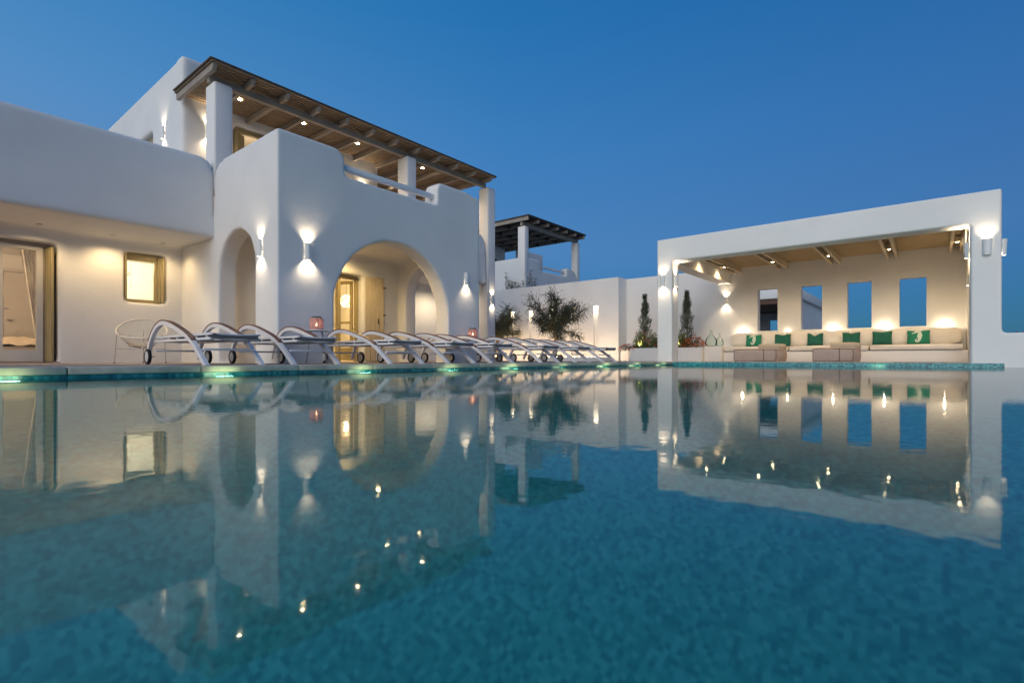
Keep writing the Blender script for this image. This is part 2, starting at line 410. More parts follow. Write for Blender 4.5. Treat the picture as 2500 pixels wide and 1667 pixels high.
# (arch foot stays open: cut through the base too)
into(bm, slab([(8.0, -.1), (8.0, 3.80), (10.02, 3.80), (10.2, 3.77), (10.34, 3.68), (10.42, 3.5), (10.42, -.1)], [arch(9.48, .72, 1.71, Z0 - .03)], .34, 'u', 4.0))
into(bm, slab([(8.0, -.1), (8.0, 3.80), (10.2, 3.80), (10.6, 3.7), (10.6, -.1)], [arch(9.48, .72, 1.71, Z0 - .03)], .34, 'u', 8.36))
into(bm, slab(rect(4.0, 8.7, -.1, 2.9), [rect(5.9, 7.27, Z0 - .03, 2.12)], .34, 'v', 10.42))
box(bm, 4.1, 8.6, 8.1, 10.7, 2.58, 2.88); box(bm, 4.0, 4.34, 10.3, 12.2, -.1, 2.6)
plaster('front_block', bm, V, vox=.04, it=8)
# right gallery : parapet over an open porch
bm = slab([(8.6, 2.42), (8.6, 3.92), (11.30, 3.92), (11.46, 3.87), (11.58, 3.74), (11.64, 3.58), (11.66, 2.42)], [], .34, 'v', 10.44)
box(bm, 8.6, 11.7, 10.5, 13.2, 2.55, 2.85); box(bm, 8.6, 11.9, 12.6, 12.95, -.1, 2.7)
plaster('right_gallery', bm, V, vox=.05, it=6)
def column(x0, x1, y0, y1, z0, z1): return obj('terrace_column', rbox(x0, x1, y0, y1, z0, z1, .045, 4), PL2, V)
column(4.0, 4.34, 10.4, 10.81, 3.3, 5.37); column(8.585, 8.895, 10.4, 10.81, 2.88, 5.37); column(11.68, 12.03, 10.4, 10.79, -.05, 5.37)
# upper storey (hollow, with a lit doorway)
bm = slab(rect(4.0, 8.9, 2.85, 6.46), [rect(5.05, 6.1, 2.9, 5.34)], .3, 'v', 12.0)
into(bm, slab(rect(12.0, 19.5, 2.85, 6.43), [rect(13.83, 14.9, 3.7, 5.36)], .3, 'u', 4.0))
box(bm, 8.6, 8.9, 12.0, 19.5, 2.85, 6.4); box(bm, 4.0, 8.9, 19.2, 19.5, 2.85, 6.4); box(bm, 4.1, 8.8, 12.1, 19.4, 6.1, 6.4)
plaster('upper_storey', bm, V, vox=.055, it=8)
bm = bmesh.new(); box(bm, 8.9, 14.5, 15.0, 15.3, 2.85, 6.2); box(bm, 8.95, 12.0, 12.9, 15.3, 2.4, 2.86)
obj('rear_wall', bm, PL, V)
bm = bmesh.new(); box(bm, 3.9, 8.7, 10.75, 19.5, 2.86, 2.93); box(bm, 4.3, 8.4, 8.38, 10.76, 2.86, 2.92); box(bm, 8.7, 11.66, 10.76, 12.95, 2.855, 2.91)
obj('terrace_floor', bm, FLOOR, V)
# handrail across the gap of the parapet
bm = rbox(5.15, 7.47, 8.10, 8.22, 3.525, 3.615, .008, 2); obj('handrail', bm, METW, V)
# upstairs door frame, window
bm = bmesh.new()
for a in ((5.06, 5.14, 2.93, 5.33), (6.0, 6.09, 2.93, 5.33)): box(bm, a[0], a[1], 12.05, 12.14, a[2], a[3])
box(bm, 5.141, 5.999, 12.05, 12.14, 5.24, 5.33); obj('door_frame', bm, OLIVEW, V)
bm = bmesh.new(); b_ = rbox(0, .16, -.02, .02, 2.95, 5.22, .004, 1); into(bm, b_, Matrix.Translation((5.15, 12.08, 0)) @ Matrix.Rotation(R(25), 4, 'Z')); obj('shutter', bm, OLIVEW, V)
lamp('POINT', 'upstairs_lamp', (6.2, 13.6, 5.2), 22, WARM, V, rad=.12)
bm = bmesh.new(); box(bm, 4.12, 4.16, 13.83, 14.9, 3.7, 5.36); obj('window_recess', bm, OLIVEW, V)

# roofed pergola
PG = thing('terrace_pergola', (7.8, 10.6, 5.37), 'taupe timber pergola roof with spotlights over the upstairs terrace', 'pergola')
bm = bmesh.new(); box(bm, 3.96, 11.72, 10.52, 10.62, 5.365, 5.50); obj('front_beam', bm, WOODP, PG)
for k in range(12):
    u = 3.93 + .695 * k; ve = 12.0 if u < 8.8 else 15.0
    bm = bmesh.new()
    v4 = [(10.17, 5.575), (10.17, 5.53), (10.22, 5.455), (ve, 5.455), (ve, 5.575)]
    A = [bm.verts.new((u - .035, y, z)) for y, z in v4]; B = [bm.verts.new((u + .035, y, z)) for y, z in v4]
    bm.faces.new(A); bm.faces.new(B[::-1])
    for i in range(5): bm.faces.new((A[i], B[i], B[(i + 1) % 5], A[(i + 1) % 5]))
    obj('rafter', bm, WOODP, PG)
bm = bmesh.new(); y = 10.13; i = 0
while y < 15.0:
    x1 = 8.92 if y > 12.0 else 3.86
    box(bm, x1, 11.74, y, y + .078, 5.58, 5.600); y += .100
obj('plank_ceiling', bm, WOODD, PG)
bm = bmesh.new(); box(bm, 3.83, 11.76, 10.12, 11.99, 5.612, 5.635); box(bm, 8.92, 11.76, 11.99, 15.02, 5.612, 5.635)
obj('reed_roof', bm, mat('dark_reed', (.13, .10, .075), .9, .35, 30, stretch=(1, 12, 1)), PG)
for k, (u, w) in enumerate(((4.81, 'nearest the left column'), (6.22, 'second from the left column'), (7.65, 'left of the middle column'), (9.79, 'just right of the middle column'), (11.04, 'nearest the right column'), (9.97, 'rear row, left one'), (11.25, 'rear row, right one'))):
    ceilspot(u, 13.0 if 'rear' in w else 11.2, 5.575, 'round lit spotlight under the pergola roof, ' + w, 22, 'spotlights under the terrace pergola', 120, r=.045)

# doors and windows of the villa ---------------------------------------
def vplanks(bm, x0, x1, y0, y1, z0, z1, n=4):
    w = (x1 - x0) / n
    for i in range(n): into(bm, rbox(x0 + i * w + .002, x0 + (i + 1) * w - .002, y0, y1, z0, z1, .006, 1))
def hinged(bmf, hx, hy, ang): return Matrix.Translation((hx, hy, 0)) @ Matrix.Rotation(ang, 4, 'Z')
# sliding glass door, left wing
D = obj('glass_door', (lambda b: (box(b, -.3, 1.799, 12.225, 12.295, 2.065, 2.14), box(b, 1.30, 1.375, 12.22, 12.30, .12, 2.064), box(b, 1.80, 1.885, 12.22, 12.30, .12, 2.14), box(b, 1.376, 1.799, 12.225, 12.295, .12, .32), box(b, -.2, 1.30, 12.225, 12.295, .12, .3), b)[-1])(bmesh.new()), FRAMEW, V)
bm = bmesh.new(); box(bm, 1.376, 1.799, 12.255, 12.262, .321, 2.064); obj('pane', bm, PANE, D)
bm = bmesh.new(); box(bm, 1.38, 1.45, 12.21, 12.219, 1.0, 1.03); obj('handle', bm, METG, D)
bm = bmesh.new(); box(bm, -.3, 2.06, 11.9, 12.42, .075, .112); obj('door_sill', bm, DECK, V)
bm = bmesh.new(); b_ = bmesh.new(); vplanks(b_, 0, .36, -.018, .018, .115, 2.13, 4); into(bm, b_, hinged(0, 1.985, 12.02, R(103))); obj('shutter', bm, OLIVEW, V)
bm = bmesh.new(); box(bm, 1.886, 2.09, 12.24, 12.28, .11, 2.14); box(bm, -.35, 2.09, 12.20, 12.30, 2.141, 2.24); obj('door_jamb', bm, WOODP, V)
# small square window
bm = bmesh.new()
for a in ((3.0, 3.10, 1.22, 2.28), (3.55, 3.76, 1.22, 2.28)): box(bm, a[0], a[1], 12.14, 12.20, a[2], a[3])
box(bm, 3.101, 3.549, 12.14, 12.20, 1.22, 1.335); box(bm, 3.101, 3.549, 12.14, 12.20, 2.09, 2.28)
WN = obj('window', bm, OLIVEW, V)
bm = bmesh.new(); box(bm, 3.10, 3.55, 12.165, 12.17, 1.335, 2.09); obj('pane', bm, PANE, WN)
bm = bmesh.new(); tube(bm, [(3.23, 12.4, 2.2), (3.23, 12.4, 1.62)], .003, 5); lathe(bm, [(.001, .02), (.009, 0), (.001, -.02)], 3.23, 12.4, 1.61, 8); obj('pull_cord', bm, BLACK, WN)
bm = bmesh.new(); tube(bm, [(3.105, 12.13, 1.80), (3.12, 12.11, 1.84), (3.135, 12.11, 1.78), (3.105, 12.13, 1.78)], .006, 5); obj('handle', bm, BLACK, WN)
bm = bmesh.new(); b_ = bmesh.new(); vplanks(b_, 0, .22, -.015, .015, 1.29, 2.19, 3); into(bm, b_, hinged(0, 3.685, 12.0, R(122))); obj('shutter', bm, OLIVEW, V)
bm = bmesh.new(); box(bm, 3.035, 3.052, 11.98, 12.14, 1.29, 2.2); obj('shutter', bm, OLIVEW, V)
# porch door : pale double door frame, open leaf, folded shutter
bm = bmesh.new()
for x0, x1 in ((5.92, 6.0), (6.72, 6.79), (7.19, 7.26)): box(bm, x0, x1, 10.60, 10.68, .1, 2.11)
box(bm, 6.0, 6.72, 10.60, 10.68, 2.03, 2.11); box(bm, 6.79, 7.19, 10.60, 10.68, 2.03, 2.11)
PD = obj('porch_door_frame', bm, OLIVEW, V)
bm = bmesh.new()
b_ = bmesh.new(); box(b_, 0, .07, -.02, .02, .13, 2.02); box(b_, .37, .44, -.02, .02, .13, 2.02); box(b_, .07, .37, -.02, .02, .13, .42); box(b_, .07, .37, -.02, .02, 1.94, 2.02); box(b_, .07, .37, -.02, .02, 1.0, 1.05)
into(bm, b_, hinged(0, 7.18, 10.70, R(118))); DL = obj('door_leaf', bm, OLIVEW, V)
bm = bmesh.new(); b_ = bmesh.new(); box(b_, .071, .369, -.004, .004, .421, .999); box(b_, .071, .369, -.004, .004, 1.051, 1.939); into(bm, b_, hinged(0, 7.18, 10.70, R(118))); obj('pane', bm, PANE, DL)
bm = bmesh.new(); b_ = bmesh.new(); vplanks(b_, 0, .46, -.02, .02, .11, 2.10, 4); into(bm, b_, hinged(0, 7.30, 10.36, R(-12))); SH = obj('shutter', bm, WOODL, V)
bm = bmesh.new(); b_ = bmesh.new(); box(b_, .30, .32, -.035, -.0205, 1.0, 1.12); into(bm, b_, hinged(0, 7.30, 10.36, R(-12))); obj('handle', bm, BLACK, SH)
for zz in (.5, 1.2, 1.85):
    bm = bmesh.new(); b_ = bmesh.new(); box(b_, .43, .50, -.032, -.0205, zz, zz + .03); into(bm, b_, hinged(0, 7.30, 10.36, R(-12))); obj('hinge', bm, BLACK, SH)

# rooms ---------------------------------------------------------------
def room(name, x0, x1, y0, y1, z0, z1, m=PL2, skip=()):
    bm = bmesh.new(); t = .06
    if 'b' not in skip: box(bm, x0, x1, y1, y1 + t, z0, z1)
    box(bm, x0 - t, x0, y0, y1 + t, z0, z1); box(bm, x1, x1 + t, y0, y1 + t, z0, z1)
    box(bm, x0 - t, x1 + t, y0, y1 + t, z1, z1 + t)
    obj(name, bm, m, V)
    bm = bmesh.new(); box(bm, x0, x1, y0, y1, z0 - .05, z0); obj('room_floor', bm, FLOOR, V)
room('bedroom', -1.5, 2.7, 12.37, 15.2, .1, 2.38)
room('bathroom', 2.82, 5.2, 12.37, 14.2, .1, 2.38)
room('living_room', 5.3, 8.3, 10.78, 15.0, .1, 2.38)
lamp('POINT', 'bedroom_lamp', (.3, 13.1, 2.25), 34, (1, .68, .40), V, rad=.15)
lamp('POINT', 'bathroom_lamp', (3.35, 12.66, 2.31), 48, (1, .86, .56), V, rad=.05)
lamp('POINT', 'living_lamp', (7.9, 11.2, 2.2), 60, (1, .66, .26), V, rad=.12)
# bedroom: inner door, bed, curtain
bm = bmesh.new(); into(bm, rbox(1.72, 2.42, 15.14, 15.19, .1, 2.0, .006, 1)); box(bm, 1.64, 1.715, 15.15, 15.2, .1, 2.08); box(bm, 2.425, 2.5, 15.15, 15.2, .1, 2.08); box(bm, 1.716, 2.424, 15.15, 15.2, 2.01, 2.08)
ID = obj('inner_door', bm, FRAMEW, V); bm = bmesh.new(); box(bm, 1.77, 1.88, 15.09, 15.105, .98, 1.0); box(bm, 1.77, 1.785, 15.104, 15.139, .98, 1.0); obj('handle', bm, METG, ID)
BD = thing('bed', (1.9, 13.9, .1), 'bed with rumpled cream linen seen through the glass door', 'bed')
bm = rbox(1.0, 2.5, 13.2, 14.9, .1, .40, .03, 3); obj('bed_base', bm, BEDM, BD)
bm = bmesh.new(); g = 16
vv = [[bm.verts.new((1.0 + 1.5 * i / g, 13.15 + 1.6 * j / g, .42 + .16 * max(0, math.sin(math.pi * i / g)) ** .5 * max(0, math.sin(math.pi * j / g)) ** .5 + .05 * noise.noise(Vector((i * .6, j * .6, 0))))) for j in range(g + 1)] for i in range(g + 1)]
for i in range(g):
    for j in range(g): bm.faces.new((vv[i][j], vv[i + 1][j], vv[i + 1][j + 1], vv[i][j + 1]))
obj('duvet', bm, BEDM, BD, ang=180)
bm = bmesh.new(); n = 40; rows = []
for k in range(9):
    z = 2.3 - k * .27; sp = .42 - .05 * k if k < 6 else .14 + .0 * k
    rows.append([bm.verts.new((2.02 - (.40 - .035 * k) * (1 - i / n), 12.62 + .035 * math.sin(i * 1.15 + k * .3), z)) for i in range(n + 1)])
for A, B in zip(rows, rows[1:]):
    for i in range(n): bm.faces.new((A[i], A[i + 1], B[i + 1], B[i]))
cu = obj('curtain', bm, CURT, ang=180); tag(cu, 'sheer white curtain gathered behind the glass door', 'curtain')
# pendant lantern in the living room
PN = thing('pendant_lantern', (7.69, 11.75, 1.50), 'round woven glowing pendant lantern inside the arched porch door', 'pendant lamp')
bm = bmesh.new()
for k in range(14):
    a = math.pi * k / 14
    tube(bm, [(7.69 + .15 * math.sin(t) * math.cos(a), 11.75 + .15 * math.sin(t) * math.sin(a), 1.65 + .17 * math.cos(t)) for t in [2 * math.pi * i / 20 for i in range(20)]], .005, 4, True)
for zz in (-.1, -.04, .04, .1):
    r = .15 * math.sqrt(1 - (zz / .17) ** 2); tube(bm, [(7.69 + r * math.cos(t), 11.75 + r * math.sin(t), 1.65 + zz) for t in [2 * math.pi * i / 20 for i in range(20)]], .004, 4, True)
obj('woven_shade', bm, ROPE, PN); bm = bmesh.new(); tube(bm, [(7.69, 11.75, 1.82), (7.69, 11.75, 2.38)], .006, 6); obj('cable', bm, BLACK, PN)
bm = bmesh.new(); bmesh.ops.create_uvsphere(bm, u_segments=12, v_segments=8, radius=.045, matrix=Matrix.Translation((7.69, 11.75, 1.66))); obj('bulb', bm, E_PEND, PN)
lamp('POINT', 'glow', (7.69, 11.75, 1.58), 6, WARM, PN, rad=.05)
CB = thing('display_cabinet', (7.3, 14.5, .1), 'tall sand-coloured cabinet with lit shelves inside the living room', 'cabinet')
bm = bmesh.new(); box(bm, 6.45, 8.25, 14.55, 14.95, .1, 2.1)
obj('cabinet_body', bm, OLIVEW, CB)
bm = bmesh.new()
for i in range(4):
    for j in range(4): into(bm, rbox(6.50 + i * .43, 6.88 + i * .43, 14.50, 14.545, .2 + j * .46, .58 + j * .46, .01, 1))
obj('cabinet_door', bm, WOODL, CB)

# villa lamps
sconce(4.506, 8.0, 1.925, 0, -1, 'white half-round wall lamp between the corner and the big arch', 8, 7.5, upa=108, dna=130)
sconce(8.246, 8.0, 1.925, 0, -1, 'white half-round wall lamp right of the big arch, lit only below', 0, 5.5, dna=118)
sconce(4.0, 8.543, 1.975, -1, 0, 'white half-round wall lamp beside the narrow left arch', 5, 5.5)
sconce(4.0, 13.04, 5.10, -1, 0, 'white wall lamp on the side wall of the upper storey', 5, 5)
sconce(4.50, 12.0, 5.0, 0, -1, 'white wall lamp half hidden behind the left terrace column', 6, 6)
sconce(8.35, 12.0, 4.65, 0, -1, 'wall lamp on the terrace wall above the handrail', 7, 6)
sconce(11.86, 10.4, 1.955, 0, -1, 'white wall lamp low on the right corner column of the villa', 4, 5)
for i, u in enumerate((.1, 1.75, 2.75, 3.55)):
    ceilspot(u, 11.62, 2.42, 'recessed downlight under the left overhang, %s' % ('at the far left', 'above the glass door', 'between door and window', 'right of the small window')[i], (15, 14, 16, 12)[i], 'downlights under the left overhang', 150, col=(1, .70, .36), r=.025, deep=True)
ceilspot(6.61, 8.95, 2.58, 'small lit ceiling spotlight at the top of the big arch', 34, None, 160, col=(1, .68, .27))
ceilspot(6.61, 9.9, 2.58, 'small ceiling spotlight over the porch door', 30, None, 160, col=(1, .68, .27))
ceilspot(11.15, 11.75, 2.54, 'ceiling spotlight in the right gallery', 46, None, 160, col=(1, .78, .50))

# ------------------------------------------------------------------ perimeter wall with light slots
PW = thing('perimeter_wall', (18.6, 12, Z0), 'long white garden wall with five glowing vertical slots', 'wall')
sl_ = [15.0, 13.92, 12.8, 11.7, 10.62]
bm = slab([(9.6, -.1), (9.6, 3.40), (24, 3.40), (24, -.1)], [rect(c - .11, c + .11, .4, 2.33) for c in sl_], .14, 'u', 18.52)
box(bm, 18.66, 19.3, 9.6, 24, -.1, 3.40); obj('front_wall', bm, PL, PW)
bm = bmesh.new(); box(bm, 19.2, 19.5, 5.552, 9.598, -.1, 3.395); obj('back_wall', bm, PL, PW)
for i, c in enumerate(sl_):
    bm = bmesh.new(); box(bm, 18.56, 18.62, c - .08, c + .08, 2.305, 2.325); obj('slot_lamp', bm, E_NICHE, PW)
    lamp('SPOT', 'slot_beam', (18.585, c, 2.30), 5, CREAM, PW, (-.03, 0, -1), 110, .6, .02)

# ------------------------------------------------------------------ pavilion
P = thing('pool_pavilion', (13.8, 2.4, Z0), 'white open pavilion with beamed ceiling and four wall openings beyond the pool', 'pavilion')
bm = slab([(-16, -1.34), (-16, .665), (-1.07, .665), (-1.07, 3.48), (5.96, 3.48), (5.96, -.3), (5.53, -.3), (5.53, 2.84), (-.60, 2.84), (-.60, -1.34)], [], .47, 'u', 13.79)
plaster('front_frame', bm, P, PL2, vox=.035, it=4)
wins = [(4.03, 4.66), (2.73, 3.34), (1.42, 2.05), (.11, .74)]
bm = slab(rect(-1.1, 5.55, -.1, 3.40), [rect(a, b, 1.125, 2.56) for a, b in wins], .34, 'u', 19.2)
obj('rear_wall', bm, PL2, P)
obj('side_wall', rbox(17.2, 19.195, -1.1, -.75, -.1, 3.40, .02, 3), PL2, P)
bm = bmesh.new(); box(bm, 14.27, 19.19, 5.535, 5.95, 2.84, 3.42); obj('side_beam', bm, PL2, P)
bm = bmesh.new(); box(bm, 14.27, 17.19, -1.06, -.62, 2.84, 3.42); obj('side_beam', bm, PL2, P)
for c in (5.32, 3.85, 2.36, .91, -.52):
    for dx in (-.11, .11):
        bm = bmesh.new(); into(bm, rbox(14.255, 19.205, c + dx - .035, c + dx + .035, 3.17, 3.36, .006, 1)); obj('ceiling_beam', bm, WOODL, P)
    for u in (15.95, 17.7):
        bm = bmesh.new(); box(bm, u - .12, u + .12, c - .074, c + .074, 3.2, 3.22); obj('spot_plate', bm, WOODL, P)
bm = bmesh.new(); x = 14.27
while x < 19.1: box(bm, x, x + .125, -1.0, 5.9, 3.362, 3.380); x += .160
obj('ceiling_planks', bm, mat('golden_brown_plank', (.36, .27, .15), .6, .15, 3, .2, 25), P); bm = bmesh.new(); box(bm, 14.262, 19.45, -1.05, 5.93, 3.395, 3.43); obj('roof', bm, WOODD, P)
for c, w in zip((5.32, 3.85, 2.36, .91, -.52), ('nearest the flower bed', 'second from the flower bed', 'in the middle', 'fourth from the flower bed', 'at the right end')):
    ceilspot(17.7, c, 3.197, 'rear spotlight between paired ceiling beams of the pavilion, ' + w, 20, 'spotlights of the pavilion ceiling', 135, col=(1, .68, .33))
    ceilspot(15.95, c, 3.197, 'front spotlight between paired ceiling beams of the pavilion, ' + w, 15, 'spotlights of the pavilion ceiling', 135, col=(1, .68, .33))
sconce(13.79, 5.78, 2.32, -1, 0, 'tapered white wall lamp on the front of the slim left pavilion pillar', 7, 8, True)
sconce(14.02, 5.53, 2.32, 0, -1, 'tapered white wall lamp on the inner side of the left pavilion pillar', 7, 7, True)
sconce(14.02, 5.96, 2.2, 0, 1, 'wall lamp on the outer left side of the left pavilion pillar', 3, 4, True)
sconce(13.79, -.85, 2.36, -1, 0, 'tapered white wall lamp on the front of the wide right pillar, lit above only', 8, 0, True)
sconce(14.02, -.60, 2.36, 0, 1, 'tapered white wall lamp on the inner side of the wide right pillar', 8, 7, True)
sconce(14.02, -1.07, 2.36, 0, -1, 'tapered white wall lamp on the outer right side of the wide right pillar', 0, 6, True)
sconce(19.2, 5.70, 2.25, -1, 0, 'white wall lamp at the left end of the pavilion rear wall beside the demijohns', 9, 9)
sconce(17.45, -.75, 2.16, 0, 1, 'wall lamp on the right side wall above the sofa end', 6, 6)
for i, (c, e) in enumerate(((5.13, 13), (3.72, 1.2), (2.42, 12), (1.10, 13), (-.29, 13))):
    T = thing('sofa_uplight', (19.1, c, 1.02), ('small uplight behind the sofa left of the first opening', 'dim small uplight between the first and second openings', 'small uplight between the second and third openings', 'small uplight between the third and fourth openings', 'small uplight right of the last opening')[i], 'uplight', 'uplights behind the sofa')
    bm = bmesh.new(); lathe(bm, [(.02, 0), (.04, 0), (.045, .05), (.04, .06), (.038, .05)], 19.13, c, 1.0, 16); obj('housing', bm, METG, T)
    bm = bmesh.new(); lathe(bm, [(.0005, .045), (.037, .045)], 19.13, c, 1.0, 16); obj('lens', bm, E_BULB, T)
    lamp('POINT', 'glow', (19.14, c, 1.10), e * .26, CREAM, T, rad=.02)

# bench, planters
BN = thing('masonry_bench', (18.4, 2.4, Z0), 'white built-in masonry bench along the pavilion rear wall', 'bench')
bm = bmesh.new(); into(bm, rbox(17.95, 19.198, -.748, 5.42, 0, .40, .02, 3)); obj('seat_base', bm, PL2, BN)
obj('back_ledge', rbox(18.95, 19.196, -.746, 5.42, .35, 1.02, .02, 3), PL2, BN)
obj('side_table_block', rbox(17.75, 19.19, 5.425, 6.0, 0, .595, .02, 3), PL2, BN)
PT = thing('flower_planter', (17.8, 7.3, Z0), 'white masonry planter with rounded end holding cypresses and flowers', 'planter')
pts = []
for i in range(11):
    a = math.pi / 2 * i / 10; pts.append((17.95 - .4 * math.cos(a) + .0, 8.45 + .4 * math.sin(a)))
out = [(17.55, 6.01)] + pts + [(18.5, 8.85), (18.5, 9.5), (19.15, 9.5), (19.15, 6.01)]
bm = bmesh.new()
lo = [bm.verts.new((x, y, 0)) for x, y in out]; hi = [bm.verts.new((x, y, .56)) for x, y in out]; bm.faces.new(hi)
for i in range(len(out)): bm.faces.new((lo[i], lo[(i + 1) % len(out)], hi[(i + 1) % len(out)], hi[i]))
obj('planter_wall', bm, PL2, PT)
bm = bmesh.new(); inn = [((x - 18.3) * .86 + 18.36, (y - 7.6) * .93 + 7.6) for x, y in out]; bm.faces.new([bm.verts.new((x, y, .566)) for x, y in inn]); obj('soil', bm, GROUND, PT)

# sofa cushions
def cushion(name, x0, x1, y0, y1, z0, z1, puff, m, label, cat, group, piping=True, taper=0):
    bm = bmesh.new(); n = 10; c = Vector(((x0 + x1) / 2, (y0 + y1) / 2, (z0 + z1) / 2)); hx, hy, hz = (x1 - x0) / 2, (y1 - y0) / 2, (z1 - z0) / 2
    bmesh.ops.create_cube(bm, size=2); bmesh.ops.subdivide_edges(bm, edges=list(bm.edges), cuts=9, use_grid_fill=True)
    for v in bm.verts:
        p = v.co; e = [1 - abs(p.x) ** 4, 1 - abs(p.y) ** 4, 1 - abs(p.z) ** 4]
        q = Vector((p.x * (hx - puff + puff * e[1] * e[2]), p.y * (hy - puff + puff * e[0] * e[2]), p.z * (hz - puff + puff * e[0] * e[1])))
        q.x -= taper * (1 - p.z) * .5
        w = noise.noise(Vector((p.x * 1.3 + x0, p.y * 2.3 + y0, p.z * 1.3))) * puff * .35
        v.co = c + q + Vector((w, w * .4, w))
    o = obj(name, bm, m, ang=60); return tag(o, label, cat, group)
sc_lab = ('left seat cushion of the bench', 'middle seat cushion of the bench', 'right seat cushion of the bench')
for i, (a, b) in enumerate(((3.47, 5.40), (1.395, 3.45), (-.66, 1.375))):
    cushion('seat_cushion', 17.90, 18.86, a, b, .402, .575, .02, FABW, 'long cream ' + sc_lab[i], 'cushion', 'cream seat cushions')
ks = [5.40, 4.60, 3.72, 2.83, 1.92, 1.05, .21, -.66]; bl = ('first', 'second', 'third', 'fourth', 'fifth', 'sixth', 'seventh')
for i in range(7):
    cushion('back_cushion', 18.70, 18.93, ks[i + 1] + .005, ks[i] - .005, .58, 1.055 + .012 * math.sin(i * 2), .045, FABW, bl[i] + ' cream back cushion of the bench counting from the demijohns', 'cushion', 'cream back cushions', taper=.04)
def pillow(y0, y1, label, m, dent=0, seahorse=False):
    w = abs(y1 - y0); h = .40; cy = (y0 + y1) / 2; n = 18; z0 = .582
    bm = bmesh.new(); side = {}
    def pos(i, j, s):
        a, b = -1 + 2 * i / n, -1 + 2 * j / n
        k = .07 * (1 - a * a) ; kk = .05 * (1 - b * b)
        X = a * (w / 2) * (1 - kk) ; Zz = b * (h / 2) * (1 - k * .5)
        if dent and b > 0: Zz -= dent * b * b * math.exp(-(a * 2.6) ** 2)
        t = .075 * ((1 - a ** 4) * (1 - b ** 4)) ** .6 + .004
        t += .006 * noise.noise(Vector((a * 3 + cy, b * 3, s)))
        return Vector((s * t, X, Zz))
    M = Matrix.Translation((18.58, cy, z0 + h / 2 - .004)) @ Matrix.Rotation(R(13), 4, 'Y')
    for s in (-1, 1):
        g_ = [[bm.verts.new(M @ pos(i, j, s)) for j in range(n + 1)] for i in range(n + 1)]
        for i in range(n):
            for j in range(n): bm.faces.new((g_[i][j], g_[i + 1][j], g_[i + 1][j + 1], g_[i][j + 1]))
    bmesh.ops.remove_doubles(bm, verts=bm.verts, dist=.009)
    o = obj('throw_pillow', bm, m, ang=120); tag(o, label, 'pillow', 'green throw pillows')
    if seahorse:
        # centre line (from snout over head and belly into the curled tail), half widths
        L = [(-.145, .085, .006), (-.10, .105, .012), (-.06, .125, .020), (-.02, .150, .026), (.015, .135, .030), (.03, .10, .030), (.035, .06, .036), (.03, .02, .042), (.025, -.02, .038), (.03, -.06, .026), (.025, -.095, .020),
             (.005, -.135, .018), (-.03, -.15, .015), (-.058, -.13, .013), (-.062, -.10, .012), (-.04, -.08, .010), (-.018, -.09, .008), (-.02, -.108, .006)]
        bm = bmesh.new(); rows = []
        for i, (a, b, wd) in enumerate(L):
            p = Vector((-a, b)); d = (Vector(L[min(i + 1, len(L) - 1)][:2]) - Vector(L[max(i - 1, 0)][:2])).normalized(); nn = Vector((d.y, d.x))
            row = []
            for k in range(-3, 4):
                q = p + nn * wd * 1.35 * k / 3; A = min(.97, max(-.97, q.x / (w / 2))); B = min(.97, max(-.97, q.y / (h / 2)))
                ii, jj = (A + 1) / 2 * n, (B + 1) / 2 * n; s_ = pos(ii, jj, -1); s_.y = q.x; s_.z = q.y; s_.x -= .006
                row.append(bm.verts.new(M @ s_))
            rows.append(row)
        for A, B in zip(rows, rows[1:]):
            for k in range(6): bm.faces.new((A[k], A[k + 1], B[k + 1], B[k]))
        so = obj('seahorse_print', bm, SEAH, o, recalc=False)
    return o
pillow(4.872, 4.382, 'bright green pillow with pale seahorse nearest the demijohns', GREENL, .03, True)
pillow(3.99, 3.51, 'plain dark green pillow behind the left floor lounger', GREEN, .03)
pillow(3.05, 2.61, 'plain green pillow deeply creased at its top between the floor loungers', GREEN, .09)
pillow(2.11, 1.65, 'plain green pillow half hidden behind the right floor lounger', GREEN, .03)
pillow(1.36, .88, 'plain green pillow right of the right floor lounger', GREEN, .015)
pillow(.545, .025, 'bright green pillow with pale seahorse at the right end of the bench', GREENL, .02, True)

